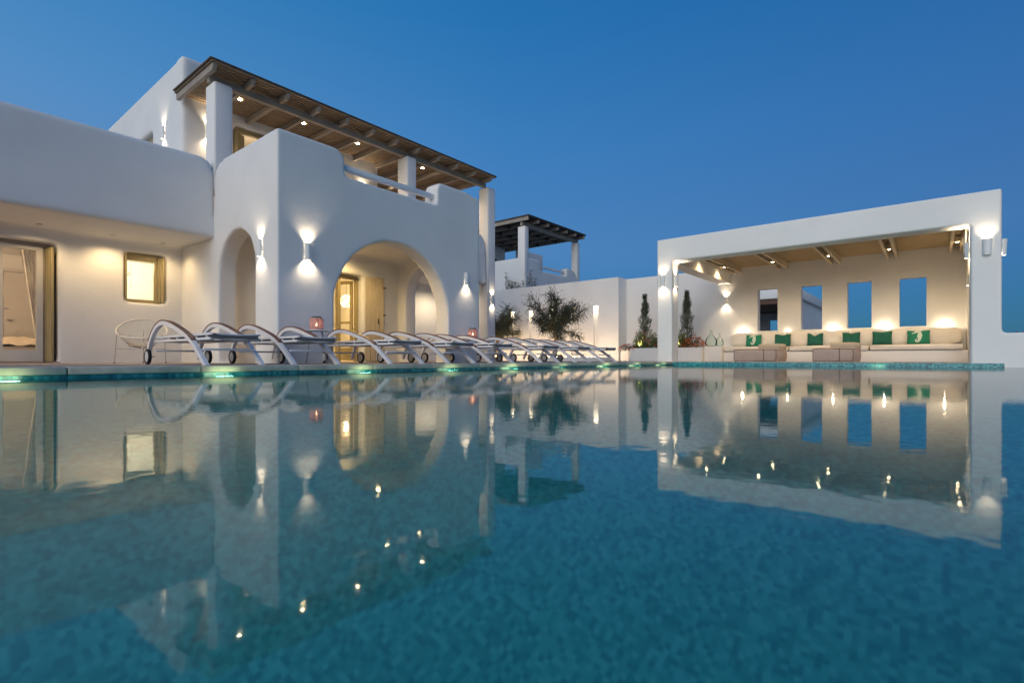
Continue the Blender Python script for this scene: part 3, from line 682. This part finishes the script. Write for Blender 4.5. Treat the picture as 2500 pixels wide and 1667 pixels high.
# floor loungers (bean bags)
def bean(y0, y1, label):
    T = thing('floor_lounger', (15.9, (y0 + y1) / 2, Z0), label, 'bean bag', 'taupe floor loungers')
    w = y0 - y1
    base = [(15.50, y0), (15.50, y1 + .38), (15.62, y1 + .12), (15.95, y1), (16.55, y1 + .03), (16.62, y0 - .05), (15.9, y0 + .03)]
    def soft(pts, z0, z1, m, name, bul=.03, slope=None):
        bm = bmesh.new(); cx = sum(p[0] for p in pts) / len(pts); cy = sum(p[1] for p in pts) / len(pts); rings = []; N = 8; M_ = []
        pp = []
        for i in range(len(pts)):
            a, b = pts[i], pts[(i + 1) % len(pts)]
            for k in range(4): pp.append((a[0] + (b[0] - a[0]) * k / 4, a[1] + (b[1] - a[1]) * k / 4))
        prof = [(0, -.10, 0), (.06, 0, .3), (.3, .7, 0), (.6, 1, 0), (.85, .7, 0), (.97, 0, 0), (1.03, -2.2, 0), (1.07, -6, 0)]
        for f, o, _ in prof:
            rg = []
            for (x, y) in pp:
                d = Vector((x - cx, y - cy)); L = d.length; s = (L + o * bul) / L
                zz = z0 + (z1 - z0) * f
                if slope: zz = z0 + (z1 - z0 + slope * (x - pts[0][0])) * f
                rg.append(bm.verts.new((cx + d.x * s, cy + d.y * s, zz + .006 * noise.noise(Vector((x * 5, y * 5, f * 4))))))
            rings.append(rg)
        for A, B in zip(rings, rings[1:]):
            for k in range(len(pp)): bm.faces.new((A[k], A[(k + 1) % len(pp)], B[(k + 1) % len(pp)], B[k]))
        bm.faces.new(rings[0][::-1]); bm.faces.new(rings[-1]); return obj(name, bm, m, T, ang=70)
    soft(base, Z0 + .004, Z0 + .34, FABT, 'seat')
    soft([(16.02, y1 + .62), (15.98, y1 + .12), (16.18, y1 + .02), (16.56, y1 + .05), (16.60, y1 + .64)], Z0 + .30, Z0 + .50, FABB, 'backrest', .04)
    bm = bmesh.new()
    tube(bm, [(15.475, y0 + .01, Z0 + .335), (15.478, y1 + .38, Z0 + .335), (15.60, y1 + .10, Z0 + .33), (15.95, y1 - .03, Z0 + .31)], .007, 6)
    tube(bm, [(15.472, y0 + .01, Z0 + .335), (15.472, y0 + .01, Z0 + .02)], .007, 6); tube(bm, [(15.47, y1 + .38, Z0 + .335), (15.462, y1 + .38, Z0 + .18), (15.475, y1 + .38, Z0 + .02)], .007, 6)
    tube(bm, [(15.61, y1 + .10, Z0 + .335), (15.60, y1 + .09, Z0 + .15), (15.62, y1 + .11, Z0 + .02)], .006, 6)
    tube(bm, [(15.475, y0 + .01, Z0 + .02), (15.475, y1 + .38, Z0 + .02), (15.61, y1 + .11, Z0 + .02)], .007, 6)
    obj('piping', bm, PIPE, T)
bean(4.37, 3.22, 'taupe canvas floor lounger with folded back, left of the pair before the bench')
bean(2.40, 1.44, 'taupe canvas floor lounger with folded back, right of the pair before the bench')

# demijohns
def demijohn(x, y, r, h, label):
    T = thing('demijohn', (x, y, .598), label, 'glass bottle', 'glass demijohns')
    pr = [(.001, .004), (r * .6, .004), (r * .93, .03), (r, h * .2), (r * .98, h * .34), (r * .75, h * .52), (r * .38, h * .66), (r * .2, h * .76), (r * .17, h * .92), (r * .22, h * .93), (r * .22, h * .96), (r * .16, h)]
    bm = bmesh.new(); lathe(bm, pr, x, y, .598, 32); obj('bottle', bm, BOTTLE, T, ang=70)
    bm = bmesh.new(); lathe(bm, [(r * .17, h * .94), (r * .235, h * .945), (r * .235, h * .965), (r * .17, h * .97)], x, y, .598, 20); obj('neck_ring', bm, BOTTLE, T)
demijohn(17.97, 5.83, .195, .55, 'large round pale green glass demijohn beside the flowers')
demijohn(17.90, 5.53, .125, .43, 'smaller pale green glass demijohn nearer the sofa')

# ------------------------------------------------------------------ second house beyond the wall
H = thing('neighbour_villa', (20.11, 15.5, 0), 'unlit white villa with dark roof terrace beyond the garden wall', 'house')
bm = slab([(20.11, 0), (20.11, 5.22), (21.40, 5.22), (21.46, 5.1), (21.50, 4.95), (21.50, 4.68), (23.86, 4.68), (23.86, 5.02), (23.90, 5.12), (24.05, 5.17), (24.45, 5.15), (24.75, 5.0), (24.92, 4.78), (25.2, 4.7), (25.2, 0)], [], .4, 'v', 15.5)
into(bm, slab([(15.5, 0), (15.5, 5.20), (26, 5.20), (26, 0)], [], .4, 'u', 20.11)); box(bm, 20.3, 25.2, 15.7, 24, 4.0, 4.3)
plaster('lower_storey', bm, H, vox=.06, it=6)
for a in ((20.11, 20.46, 15.5, 15.95), (24.93, 25.24, 15.5, 15.9)): obj('column', rbox(a[0], a[1], a[2], a[3], 4.3, 6.72, .05, 3), PL2, H)
bm = bmesh.new(); box(bm, 20.4, 24.6, 20.5, 20.8, 4.2, 7.0); box(bm, 25.4, 27.9, 20.0, 20.3, 4.2, 7.0); box(bm, 20.3, 30, 24, 24.3, 4.2, 6.4); obj('rear_wall', bm, PL, H)
bm = bmesh.new(); box(bm, 22.3, 23.7, 20.42, 20.49, 4.3, 6.2); obj('door', bm, DARKW, H)
bm = bmesh.new(); box(bm, 21.45, 23.92, 15.62, 15.74, 4.86, 4.97); obj('handrail', bm, METW, H)
HP = thing('neighbour_pergola', (22.6, 17, 6.72), 'dark unlit timber pergola on the villa beyond the wall', 'pergola')
bm = bmesh.new(); box(bm, 20.06, 25.25, 15.62, 15.74, 6.725, 6.92); obj('front_beam', bm, WOODP, HP)
for k in range(7):
    u = 20.0 + .865 * k; bm = bmesh.new(); box(bm, u - .04, u + .04, 15.18, 23, 6.925, 7.10); obj('rafter', bm, WOODP, HP)
bm = bmesh.new(); y = 15.12
while y < 23: box(bm, 19.92, 25.3, y, y + .12, 7.105, 7.13); y += .13
box(bm, 19.92, 25.3, 15.12, 23.1, 7.135, 7.17)
for y in (17, 18.3, 19.6, 20.9, 22.2): box(bm, 20.31, 25.2, y, y + .09, 6.93, 7.09)
obj('plank_roof', bm, mat('dark_plank', (.07, .06, .055), .7, .2, 3), HP)

# neighbouring pavilion seen through the openings
NP = thing('neighbour_pavilion', (30, 8, 0), 'unlit grey pavilion seen through the left rear wall openings', 'pavilion')
obj('roof', rbox(28, 36, 4.95, 13, 3.14, 3.62, .05, 3), PL, NP)
bm = bmesh.new(); box(bm, 29.2, 36, 5.1, 5.4, 0, 3.139); box(bm, 34, 34.3, 5.41, 6.6, 0, 3.13); box(bm, 34, 34.3, 6.6, 7.6, 0, 1.3); box(bm, 34, 34.3, 7.6, 13, 0, 3.13); box(bm, 34, 34.3, 6.6, 7.6, 2.5, 3.13)
obj('wall', bm, PL, NP)
bm = bmesh.new(); box(bm, 28.1, 35.9, 5.45, 12.9, 2.9, 3.136); obj('ceiling', bm, DARKW, NP)

# ------------------------------------------------------------------ loungers
def make_lounger():
    T = thing('sun_lounger', (0, 0, 0), '', 'sun lounger', 'white sun loungers along the pool')
    # local frame: x across (0..0.66), y from foot (0) to wheels (1.75), z up from deck
    outer = [(6.19, .004), (6.33, .110), (6.471, .202), (6.596, .302), (6.71, .357), (6.837, .392), (7.0, .442), (7.131, .478), (7.27, .515), (7.401, .541), (7.5, .553), (7.596, .558), (7.69, .550), (7.776, .527), (7.85, .495), (7.915, .455), (7.98, .410), (8.034, .363), (8.08, .305), (8.118, .243), (8.143, .190), (8.165, .13), (8.18, .08)]
    outer = [(y - 6.2, z) for y, z in outer]; outer = outer[::-1]
    # smooth the path
    for _ in range(2): outer = [outer[0]] + [((outer[i - 1][0] + 2 * outer[i][0] + outer[i + 1][0]) / 4, (outer[i - 1][1] + 2 * outer[i][1] + outer[i + 1][1]) / 4) for i in range(1, len(outer) - 1)] + [outer[-1]]
    for s in (0, 1):
        x0, x1 = (0, .045) if s == 0 else (.615, .66)
        bm = bmesh.new(); sweep(bm, outer, x0, x1, .052); obj('arched_leg', bm, METW, T, False)
        seg = [p for p in outer if p[1] > .26 and p[0] > .36]
        bm = bmesh.new(); sweep(bm, [(a, b + .001) for a, b in seg], x0 - .004, x1 + .004, -.014); obj('armrest', bm, ARMW, T, False)
        xw = -.035 if s == 0 else .695
        Wl = obj('wheel', (lambda b: (lathe(b, [(.072, -.018), (.095, -.018), (.1, -.010), (.1, .010), (.095, .018), (.072, .018)], seg=28), b)[-1])(bmesh.new()), RUBBER, T, False)
        Wl.location = (xw, 1.77, .1); Wl.rotation_euler = (0, R(90), 0)
        bm = bmesh.new(); lathe(bm, [(.001, -.020), (.03, -.021), (.072, -.015), (.072, .015), (.03, .021), (.001, .020)], seg=28); h = obj('hub', bm, HUB, Wl, False)
        bm = bmesh.new(); tube(bm, [((-.05 if s == 0 else .62), 1.77, .1), ((.04 if s == 0 else .71), 1.77, .1)], .008, 8); obj('axle', bm, METG, T, False)
        # side rails of seat frame
        xr = .05 if s == 0 else .575
        bm = bmesh.new(); into(bm, rbox(xr, xr + .035, .02, 1.86, .285, .315, .004, 1)); obj('seat_rail', bm, METW, T, False)
        bm = bmesh.new(); into(bm, rbox(xr, xr + .035, .0, 1.80, .337, .365, .004, 1))
        for yy in (.12, .42, .72, 1.02, 1.32, 1.62): box(bm, xr + .008, xr + .026, yy, yy + .02, .3145, .3375)
        obj('sling_rail', bm, METW, T, False)
    bm = bmesh.new()
    bm.free()
    for yy, zz in ((.155, .165), (1.70, .165)): obj('cross_bar', rbox(.04, .62, yy, yy + .03, zz, zz + .025, .003, 1), METW, T, False)
    for yy in (.03, .9, 1.80): obj('cross_bar', rbox(.08, .58, yy, yy + .03, .288, .312, .003, 1), METW, T, False)
    bm = bmesh.new(); n = 12; g = [[bm.verts.new((.084 + .493 * i / n, .0 + 1.8 * j / 20, .352 - .02 * math.sin(math.pi * i / n) * (1 if j < 19 else .3))) for j in range(21)] for i in range(n + 1)]
    for i in range(n):
        for j in range(20): bm.faces.new((g[i][j], g[i + 1][j], g[i + 1][j + 1], g[i][j + 1]))
    lo = bmesh.ops.extrude_face_region(bm, geom=list(bm.faces)); bmesh.ops.translate(bm, verts=[v for v in lo['geom'] if isinstance(v, bmesh.types.BMVert)], vec=(0, 0, -.006))
    obj('sling', bm, TEXTIL, T, False, ang=60)
    bm = bmesh.new(); tube(bm, [(.07 + .52 * i / 10, -.004, .345 - .055 * math.sin(math.pi * i / 10)) for i in range(11)], .008, 6)
    tube(bm, [(.07 + .52 * i / 10, -.008, .355 - .01 * math.sin(math.pi * i / 10)) for i in range(11)], .010, 6); obj('end_bow', bm, METW, T, False)
    bm = bmesh.new(); box(bm, .085, .575, -.012, .0, .300, .352)
    obj('end_hem', bm, TEXTIL, T, False)
    return T
proto = make_lounger()
def copy_tree(o, parent=None):
    c = o.copy(); C.objects.link(c); c.parent = parent
    for ch in [x for x in bpy.data.objects if x.parent == o]: copy_tree(ch, c)
    return c
LG = [2.30, 3.32, 4.82, 5.98, 7.05, 8.60, 9.98, 11.2]
LL = ['nearest the woven armchair', 'second from the woven armchair, left of the first lantern table', 'just right of the first lantern table', 'fourth from the left, before the big arch', 'fifth from the left, left of the second lantern table', 'just right of the second lantern table', 'seventh from the left, before the olive trunk', 'last on the right, nearest the flower planter']
for i, u in enumerate(LG):
    T = proto if i == 0 else copy_tree(proto)
    T.location = (u, 6.22 + random.uniform(-.03, .03) * (i > 0), Z0); T.rotation_euler = (0, 0, R(random.uniform(-1.6, 1.6)) * (i > 0))
    T['label'] = 'white arched-leg sun lounger, ' + LL[i]

# side tables with lanterns
def table(u, v, label, lab2):
    T = thing('side_table', (u, v, Z0), label, 'side table', 'round side tables between loungers')
    bm = bmesh.new(); lathe(bm, [(.001, .505), (.20, .505), (.21, .512), (.21, .522), (.20, .527), (.001, .527)], u, v, Z0, 36); obj('table_top', bm, METW, T)
    for a in (math.pi * .85, -math.pi * .15):
        dx, dy = math.cos(a), math.sin(a); ex, ey = -dy, dx
        bm = bmesh.new(); tube(bm, [(u + dx * .08 - ex * .05, v + dy * .08 - ey * .05, Z0 + .504), (u + dx * .15 - ex * .07, v + dy * .15 - ey * .07, Z0 + .02), (u + dx * .155 - ex * .05, v + dy * .155 - ey * .05, Z0 + .010), (u + dx * .155 + ex * .05, v + dy * .155 + ey * .05, Z0 + .010), (u + dx * .15 + ex * .07, v + dy * .15 + ey * .07, Z0 + .02), (u + dx * .08 + ex * .05, v + dy * .08 + ey * .05, Z0 + .504)], .008, 6)
        obj('leg', bm, METG, T)
    z = Z0 + .528
    L = thing('candle_lantern', (u, v, z), lab2, 'lantern', 'pink glass candle lanterns')
    bm = bmesh.new(); lathe(bm, [(.098, .004), (.104, .012), (.104, .165), (.098, .178), (.075, .188)], u, v, z, 32); obj('glass_drum', bm, PINKG, L, ang=60)
    bm = bmesh.new(); lathe(bm, [(.001, .0), (.10, .0), (.10, .004), (.001, .004)], u, v, z, 24); obj('base', bm, TEALM, L)
    bm = bmesh.new(); lathe(bm, [(.074, .188), (.078, .19), (.078, .205), (.07, .212), (.064, .205), (.064, .19)], u, v, z, 28); obj('rim', bm, TEALM, L)
    bm = bmesh.new(); lathe(bm, [(.001, .005), (.03, .005), (.03, .055), (.001, .055)], u, v, z, 16); obj('candle', bm, PEBB, L)
    bm = bmesh.new(); lathe(bm, [(.0005, .06), (.008, .068), (.009, .078), (.0005, .105)], u, v, z, 10); obj('flame', bm, E_FLAME, L)
    lamp('POINT', 'candle_glow', (u, v, z + .085), .16, (1, .5, .25), L, rad=.01)
table(4.40, 7.54, 'round white side table left of the big arch', 'pink glass lantern with verdigris rim on the nearer side table')
table(8.15, 7.70, 'round white side table right of the big arch', 'pink glass lantern with verdigris rim on the farther side table')

# woven armchair
CH = thing('woven_armchair', (3.03, 11.0, Z0), 'egg-shaped cream cord armchair under the small window', 'chair', rz=0)
cx, cy = 3.03, 11.0; fwd = Vector((-.35, -1, 0)).normalized(); rgt = Vector((fwd.y, -fwd.x, 0)) * -1
def cp(a, b, z): return Vector((cx, cy, Z0)) + rgt * a + fwd * b + Vector((0, 0, z))
rim = []; N = 56
for i in range(N):
    t = 2 * math.pi * i / N; a = .375 * math.sin(t) * (1 + .10 * math.cos(t)); b = -.36 * math.cos(t); zz = .585 + .19 * math.cos(t) + .03 * math.cos(2 * t)
    rim.append(cp(a, b, zz))
bm = bmesh.new(); tube(bm, rim, .015, 8, True); obj('rim', bm, ROPE, CH)
cen = [cp(.085 * math.sin(2 * math.pi * i / N), .02 - .085 * math.cos(2 * math.pi * i / N), .295) for i in range(N)]
bm = bmesh.new()
for i in range(N):
    m_ = (rim[i] + cen[i]) / 2 + Vector((0, 0, -.045)); tube(bm, [rim[i], (rim[i] + m_) / 2 + Vector((0, 0, -.012)), m_, (m_ + cen[i]) / 2 + Vector((0, 0, -.016)), cen[i]], .0055, 4)
obj('cord_seat', bm, ROPE, CH)
bm = bmesh.new(); tube(bm, cen, .009, 6, True); lathe(bm, [(.001, .29), (.085, .29), (.085, .285), (.001, .285)], cp(0, .02, 0).x, cp(0, .02, 0).y, Z0, 20)
for a, b in ((-.3, .2), (.3, .2), (-.2, -.25), (.2, -.25)):
    tube(bm, [cp(a * 1.05, b * 1.05, .50), cp(a * .55, b * .55, .29), cp(a * .1, b * .1, .27)], .007, 6)
obj('frame', bm, METG, CH)
for a, b in ((-.34, .22), (.34, .22), (0, -.30)):
    bm = bmesh.new(); tube(bm, [cp(a, b, .50 if b > 0 else .6), cp(a * 1.08, b * 1.15, .005)], .009, 8); lg = obj('leg', bm, METG, CH)
    bm = bmesh.new(); lathe(bm, [(.001, 0), (.016, 0), (.016, .014), (.001, .014)], *cp(a * 1.08, b * 1.15, .0), 12); obj('foot', bm, BLACK, lg)
bm = bmesh.new(); tube(bm, [cp(-.35, .235, .25), cp(.35, .235, .25)], .006, 6); obj('stretcher', bm, METG, CH)

# pool lights
def ledge_glow(x, y, T, aim, e, u_beam=True):
    o = lamp('AREA', 'glow', (x, y, .012), e, (.70, 1, .52), T, aim); o.data.shape = 'RECTANGLE'; o.data.size = .22; o.data.size_y = .02
    if u_beam: b = lamp('AREA', 'underwater_beam', (x, y + .06, -.40), 1.8, (.30, 1, .72), T, (0, -1, -.35)); b.data.size = .16
wl = ['at the far left', 'under the first lounger', 'under the first lantern table', 'under the third lounger', 'fifth from the left', 'sixth from the left', 'seventh from the left', 'eighth from the left', 'nearest the pool corner']
for u, w in zip((.63, 2.2, 3.84, 5.35, 6.8, 8.35, 10.06, 11.58, 13.15), wl):
    T = thing('pool_light', (u, 5.5, -.02), 'round green glowing pool light in the tiled edge, ' + w, 'pool light', 'pool lights along the lounger side')
    bm = bmesh.new(); lathe(bm, [(.001, .024), (.05, .022), (.06, .012), (.065, 0), (.065, -.01), (.001, -.01)], 0, 0, 0, 24)
    b2 = bmesh.new(); into(b2, bm, Matrix.Translation((u, 5.528, -.085)) @ Matrix.Rotation(R(90), 4, 'X')); obj('lens', b2, E_POOL, T)
    ledge_glow(u, 5.40, T, (0, 1, .35), random.uniform(.06, .12))
T = thing('pool_light', (13.8, .9, -.02), 'pool light in the tiled edge before the pavilion sofa', 'pool light')
b2 = bmesh.new(); bm = bmesh.new(); lathe(bm, [(.001, .024), (.05, .022), (.06, .012), (.065, 0), (.001, -.01)], 0, 0, 0, 24); into(b2, bm, Matrix.Translation((13.771, .9, -.085)) @ Matrix.Rotation(R(-90), 4, 'Y')); obj('lens', b2, E_POOL, T)
ledge_glow(13.66, .9, T, (1, 0, .35), .07, False)

# ------------------------------------------------------------------ plants
def leaf(bm, p, d, L, w, up=None):
    d = d.normalized(); s = d.cross(Vector((random.uniform(-1, 1), random.uniform(-1, 1), random.uniform(-1, 1)))).normalized() * w
    a = bm.verts.new(p); b = bm.verts.new(p + d * L * .5 + s); c = bm.verts.new(p + d * L); e = bm.verts.new(p + d * L * .5 - s)
    bm.faces.new((a, b, c, e))
def rv(): return Vector((random.gauss(0, 1), random.gauss(0, 1), random.gauss(0, 1))).normalized()
def olive(x, y, z, hf, rad, top, label, seed, nb=15, lv=16, trunk_r=.07, lean=0, low=.2, up=1.0):
    random.seed(seed)
    T = thing('olive_tree', (x, y, z), label, 'olive tree')
    bt = bmesh.new(); bl = bmesh.new(); base = Vector((x, y, z)); fork = base + Vector((.02, lean, hf))
    pts = [base + (fork - base) * t + Vector((0, .03 * math.sin(t * 7), 0)) for t in [i / 7 for i in range(8)]]
    tube(bt, pts, [trunk_r * (1.35 - .55 * t / 7) * (1 + .12 * math.sin(t * 2.3)) for t in range(8)], 10)
    brs = []
    for i in range(nb):
        a = 2 * math.pi * i / nb + random.uniform(-.3, .3); el_ = random.uniform(low, 1.25)
        L = rad * random.uniform(.75, 1.05) * (1 if el_ < .75 else up)
        d = Vector((math.cos(a) * math.cos(el_), math.sin(a) * math.cos(el_), math.sin(el_))); p = fork.copy(); ps = [p.copy()]; dd = d.copy()
        for k in range(6):
            dd = (dd + rv() * .28 + Vector((0, 0, .06 if el_ > .6 else -.05))).normalized(); p = p + dd * L / 6; ps.append(p.copy())
        tube(bt, ps, [trunk_r * .42 * (1 - k / 7.5) for k in range(7)], 6); brs.append((ps, L))
    for ps, L in brs:
        for k in range(1, 7):
            for j in range(lv if k > 2 else lv // 3):
                p = ps[k].lerp(ps[k - 1], random.random()); d = (rv() + (ps[k] - ps[k - 1]).normalized() * .8 + Vector((0, 0, random.choice((-.5, .1, .25))))).normalized()
                Lt = L * random.uniform(.16, .36); q = [p]; dd = d
                for s in range(5): dd = (dd + rv() * .25 + Vector((0, 0, -.09))).normalized(); q.append(q[-1] + dd * Lt / 5)
                if j % 3 == 0: tube(bt, q, [.004, .004, .003, .003, .002, .002], 3, cap=False)
                for s in range(1, 6):
                    for _ in range(3): leaf(bl, q[s].lerp(q[s - 1], random.random()), dd + rv() * 1.1, random.uniform(.04, .062), .0085)
    obj('trunk', bt, BARK, T, ang=80); obj('crown', bl, LEAF, T, recalc=False)
olive(16.3, 11.1, Z0, 1.22, 1.22, .95, 'olive tree with lit trunk in the round bed before the garden wall', 11, 24, 20, low=.02, up=1.25)
olive(17.6, 15.15, Z0, 1.25, 1.15, .95, 'olive tree half hidden behind the right corner column of the villa', 5, 20, 18, low=.05, up=1.15)
T = thing('garden_spike_light', (16.0, 11.0, .26), 'small spike light at the foot of the olive trunk', 'garden light')
bm = bmesh.new(); lathe(bm, [(.001, 0), (.03, 0), (.035, .05), (.028, .05), (.02, .03)], 16.05, 10.98, .25, 12); obj('housing', bm, BLACK, T)
lamp('SPOT', 'beam', (16.05, 10.98, .32), 14, (1, .62, .25), T, (.25, .13, 1), 70, .7, .02)
# round bed
RB = thing('round_tree_bed', (16.3, 10.4, Z0), 'low round white kerb around the olive tree', 'planter')
bm = bmesh.new(); lathe(bm, [(1.5, 0), (1.5, .12), (1.47, .135), (1.38, .135), (1.36, .12), (1.36, 0)], 16.3, 10.4, Z0, 56); obj('kerb', bm, PL2, RB)
bm = bmesh.new(); lathe(bm, [(.001, .07), (1.365, .07)], 16.3, 10.4, Z0, 40); obj('soil', bm, PEBB, RB)
bm = bmesh.new()
for k in range(26):
    a = R(100 + k * 6.2); bmesh.ops.create_uvsphere(bm, u_segments=6, v_segments=4, radius=.014, matrix=Matrix.Translation((16.3 + 1.42 * math.cos(a), 10.4 + 1.42 * math.sin(a), Z0 + .148)))
ls = obj('light_string', bm, E_BULB); tag(ls, 'string of tiny warm lights along the kerb of the round olive bed', 'light string')
for (yy, ee) in ((10.2, 8), (12.6, 10), (15.0, 10)):  # unseen area lamps, away from the string, added to warm the garden wall
    o = lamp('AREA', 'added_wall_fill', (17.5, yy, Z0 + .2), ee, (1, .68, .38), ls, (1, 0, .62)); o.data.shape = 'RECTANGLE'; o.data.size = 2.2; o.data.size_y = .05
def cypress(x, y, h, label, seed):
    random.seed(seed); T = thing('cypress', (x, y, .566), label, 'cypress', 'young cypresses in the planter'); bt = bmesh.new(); bl = bmesh.new()
    z0 = .566; tube(bt, [(x, y, z0), (x + .02, y, z0 + h * .5), (x, y + .01, z0 + h * .96)], [.03, .018, .004], 7)
    for i in range(760):
        f = random.random() ** .9; rr = (.27 * (1 - f) ** .9 + .02) * (1 + .22 * math.sin(f * 23 + seed)) * (1 if f > .08 else .6); a = random.uniform(0, 6.283); zz = z0 + f * h * .95
        rin = rr * random.uniform(.2, 1.05); p = Vector((x + rin * math.cos(a), y + rin * math.sin(a), zz)); out_ = Vector((math.cos(a) * .45, math.sin(a) * .45, 1)).normalized()
        L = random.uniform(.10, .22) * (1 - .35 * f)
        for k in range(14):
            t = k / 14; q = p + out_ * L * t + rv() * .018
            leaf(bl, q, out_ + rv() * .8, random.uniform(.025, .045), .007)
    obj('trunk', bt, BARK, T); obj('crown', bl, CYP, T, recalc=False)
cypress(18.15, 8.32, 2.03, 'slim dark cypress left of the left pavilion pillar', 3)
cypress(18.15, 6.73, 2.06, 'slim dark cypress right of the left pavilion pillar', 9)
def bush(x, y, z, rx, ry, rz, n, size, mat_, label, seed, flowers=None, nf=0, name='flowering_shrub', fs=.03):
    random.seed(seed); T = thing(name, (x, y, z), label, 'shrub'); bl = bmesh.new()
    for i in range(n):
        d = rv(); d.z = abs(d.z); r_ = random.uniform(.35, 1.0) * (1 + .25 * noise.noise(d * 2.5 + Vector((seed, 0, 0)))); p = Vector((x + d.x * rx * r_, y + d.y * ry * r_, z + d.z * rz * r_))
        for k in range(5): leaf(bl, p + rv() * .02, d + rv() * .9 + Vector((0, 0, .4)), size * random.uniform(.7, 1.3), size * .22)
    obj('leaves', bl, mat_, T, recalc=False)
    if nf:
        bf = bmesh.new()
        for i in range(nf):
            d = rv(); d.z = abs(d.z); d.x = -abs(d.x); r_ = random.uniform(.85, 1.15); p = Vector((x + d.x * rx * r_, y + d.y * ry * r_, z + d.z * rz * r_ + .02))
            for k in range(7): leaf(bf, p, rv() + Vector((-.5, 0, .3)), fs * random.uniform(.7, 1.2), fs * .45)
        obj('flowers', bf, flowers, T, recalc=False)
    return T
bush(17.75, 8.30, .56, .22, .30, .62, 420, .05, BRUSH, 'pale yellow-green shrub at the foot of the left cypress', 1, REDF, 4, fs=.05)
bush(17.85, 7.78, .56, .22, .32, .50, 380, .05, BRUSH, 'green shrub with red blooms beside the left pavilion pillar', 2, REDF, 5, fs=.055)
bush(17.72, 8.72, .47, .20, .42, .24, 240, .035, CYP, 'spilling orange flowers at the rounded planter end', 3, FLOW, 85, 'flower_clump', .028)
bush(17.75, 6.78, .56, .2, .22, .55, 300, .05, BRUSH, 'pale yellow-green shrub at the foot of the right cypress', 4)
bush(17.72, 6.33, .55, .22, .40, .36, 300, .035, CYP, 'orange and yellow flowers between the right cypress and the demijohns', 5, FLOW, 120, 'flower_clump', .03)
for (y_, w) in ((8.28, 'left'), (6.85, 'right')):
    T = thing('planter_spike_light', (17.62, y_, .57), 'small spike light before the %s cypress' % w, 'garden light')
    bm = bmesh.new(); lathe(bm, [(.001, 0), (.02, 0), (.026, .04), (.02, .04)], 17.62, y_, .57, 12); obj('housing', bm, BLACK, T)
    lamp('SPOT', 'beam', (17.60, y_, .64), 15, (1, .80, .38), T, (.42, .05, 1), 90, .8, .02)
# shrub twigs showing above the garden wall
random.seed(21); T = thing('dark_shrub', (19.9, 16.0, 0), 'dark shrub twigs rising above the garden wall before the far villa', 'shrub'); bt = bmesh.new(); bl = bmesh.new()
for y_, h_ in ((16.35, 4.45), (16.2, 4.05), (16.0, 4.0), (15.8, 3.95), (14.85, 4.45), (15.0, 4.1), (15.3, 3.95), (14.6, 4.0), (16.1, 3.9), (15.65, 3.85)):
    q = [Vector((19.75, y_ + .08 * math.sin(k), h_ * k / 7)) for k in range(8)]; tube(bt, q, .012, 4)
    for k in range(150):
        f = random.uniform(.74, 1); p = Vector((19.75 + random.gauss(0, .05), y_ + random.gauss(0, .05 + .1 * (1 - f)), h_ * f)); leaf(bl, p, rv() + Vector((0, 0, .7)), .06, .018)
obj('stems', bt, BARK, T); obj('leaves', bl, LEAF, T, recalc=False)
bush(15.2, -1.45, .56, .16, .10, .14, 60, .04, CYP, 'tiny red flowering shrub behind the low parapet wall', 8, REDF, 14)
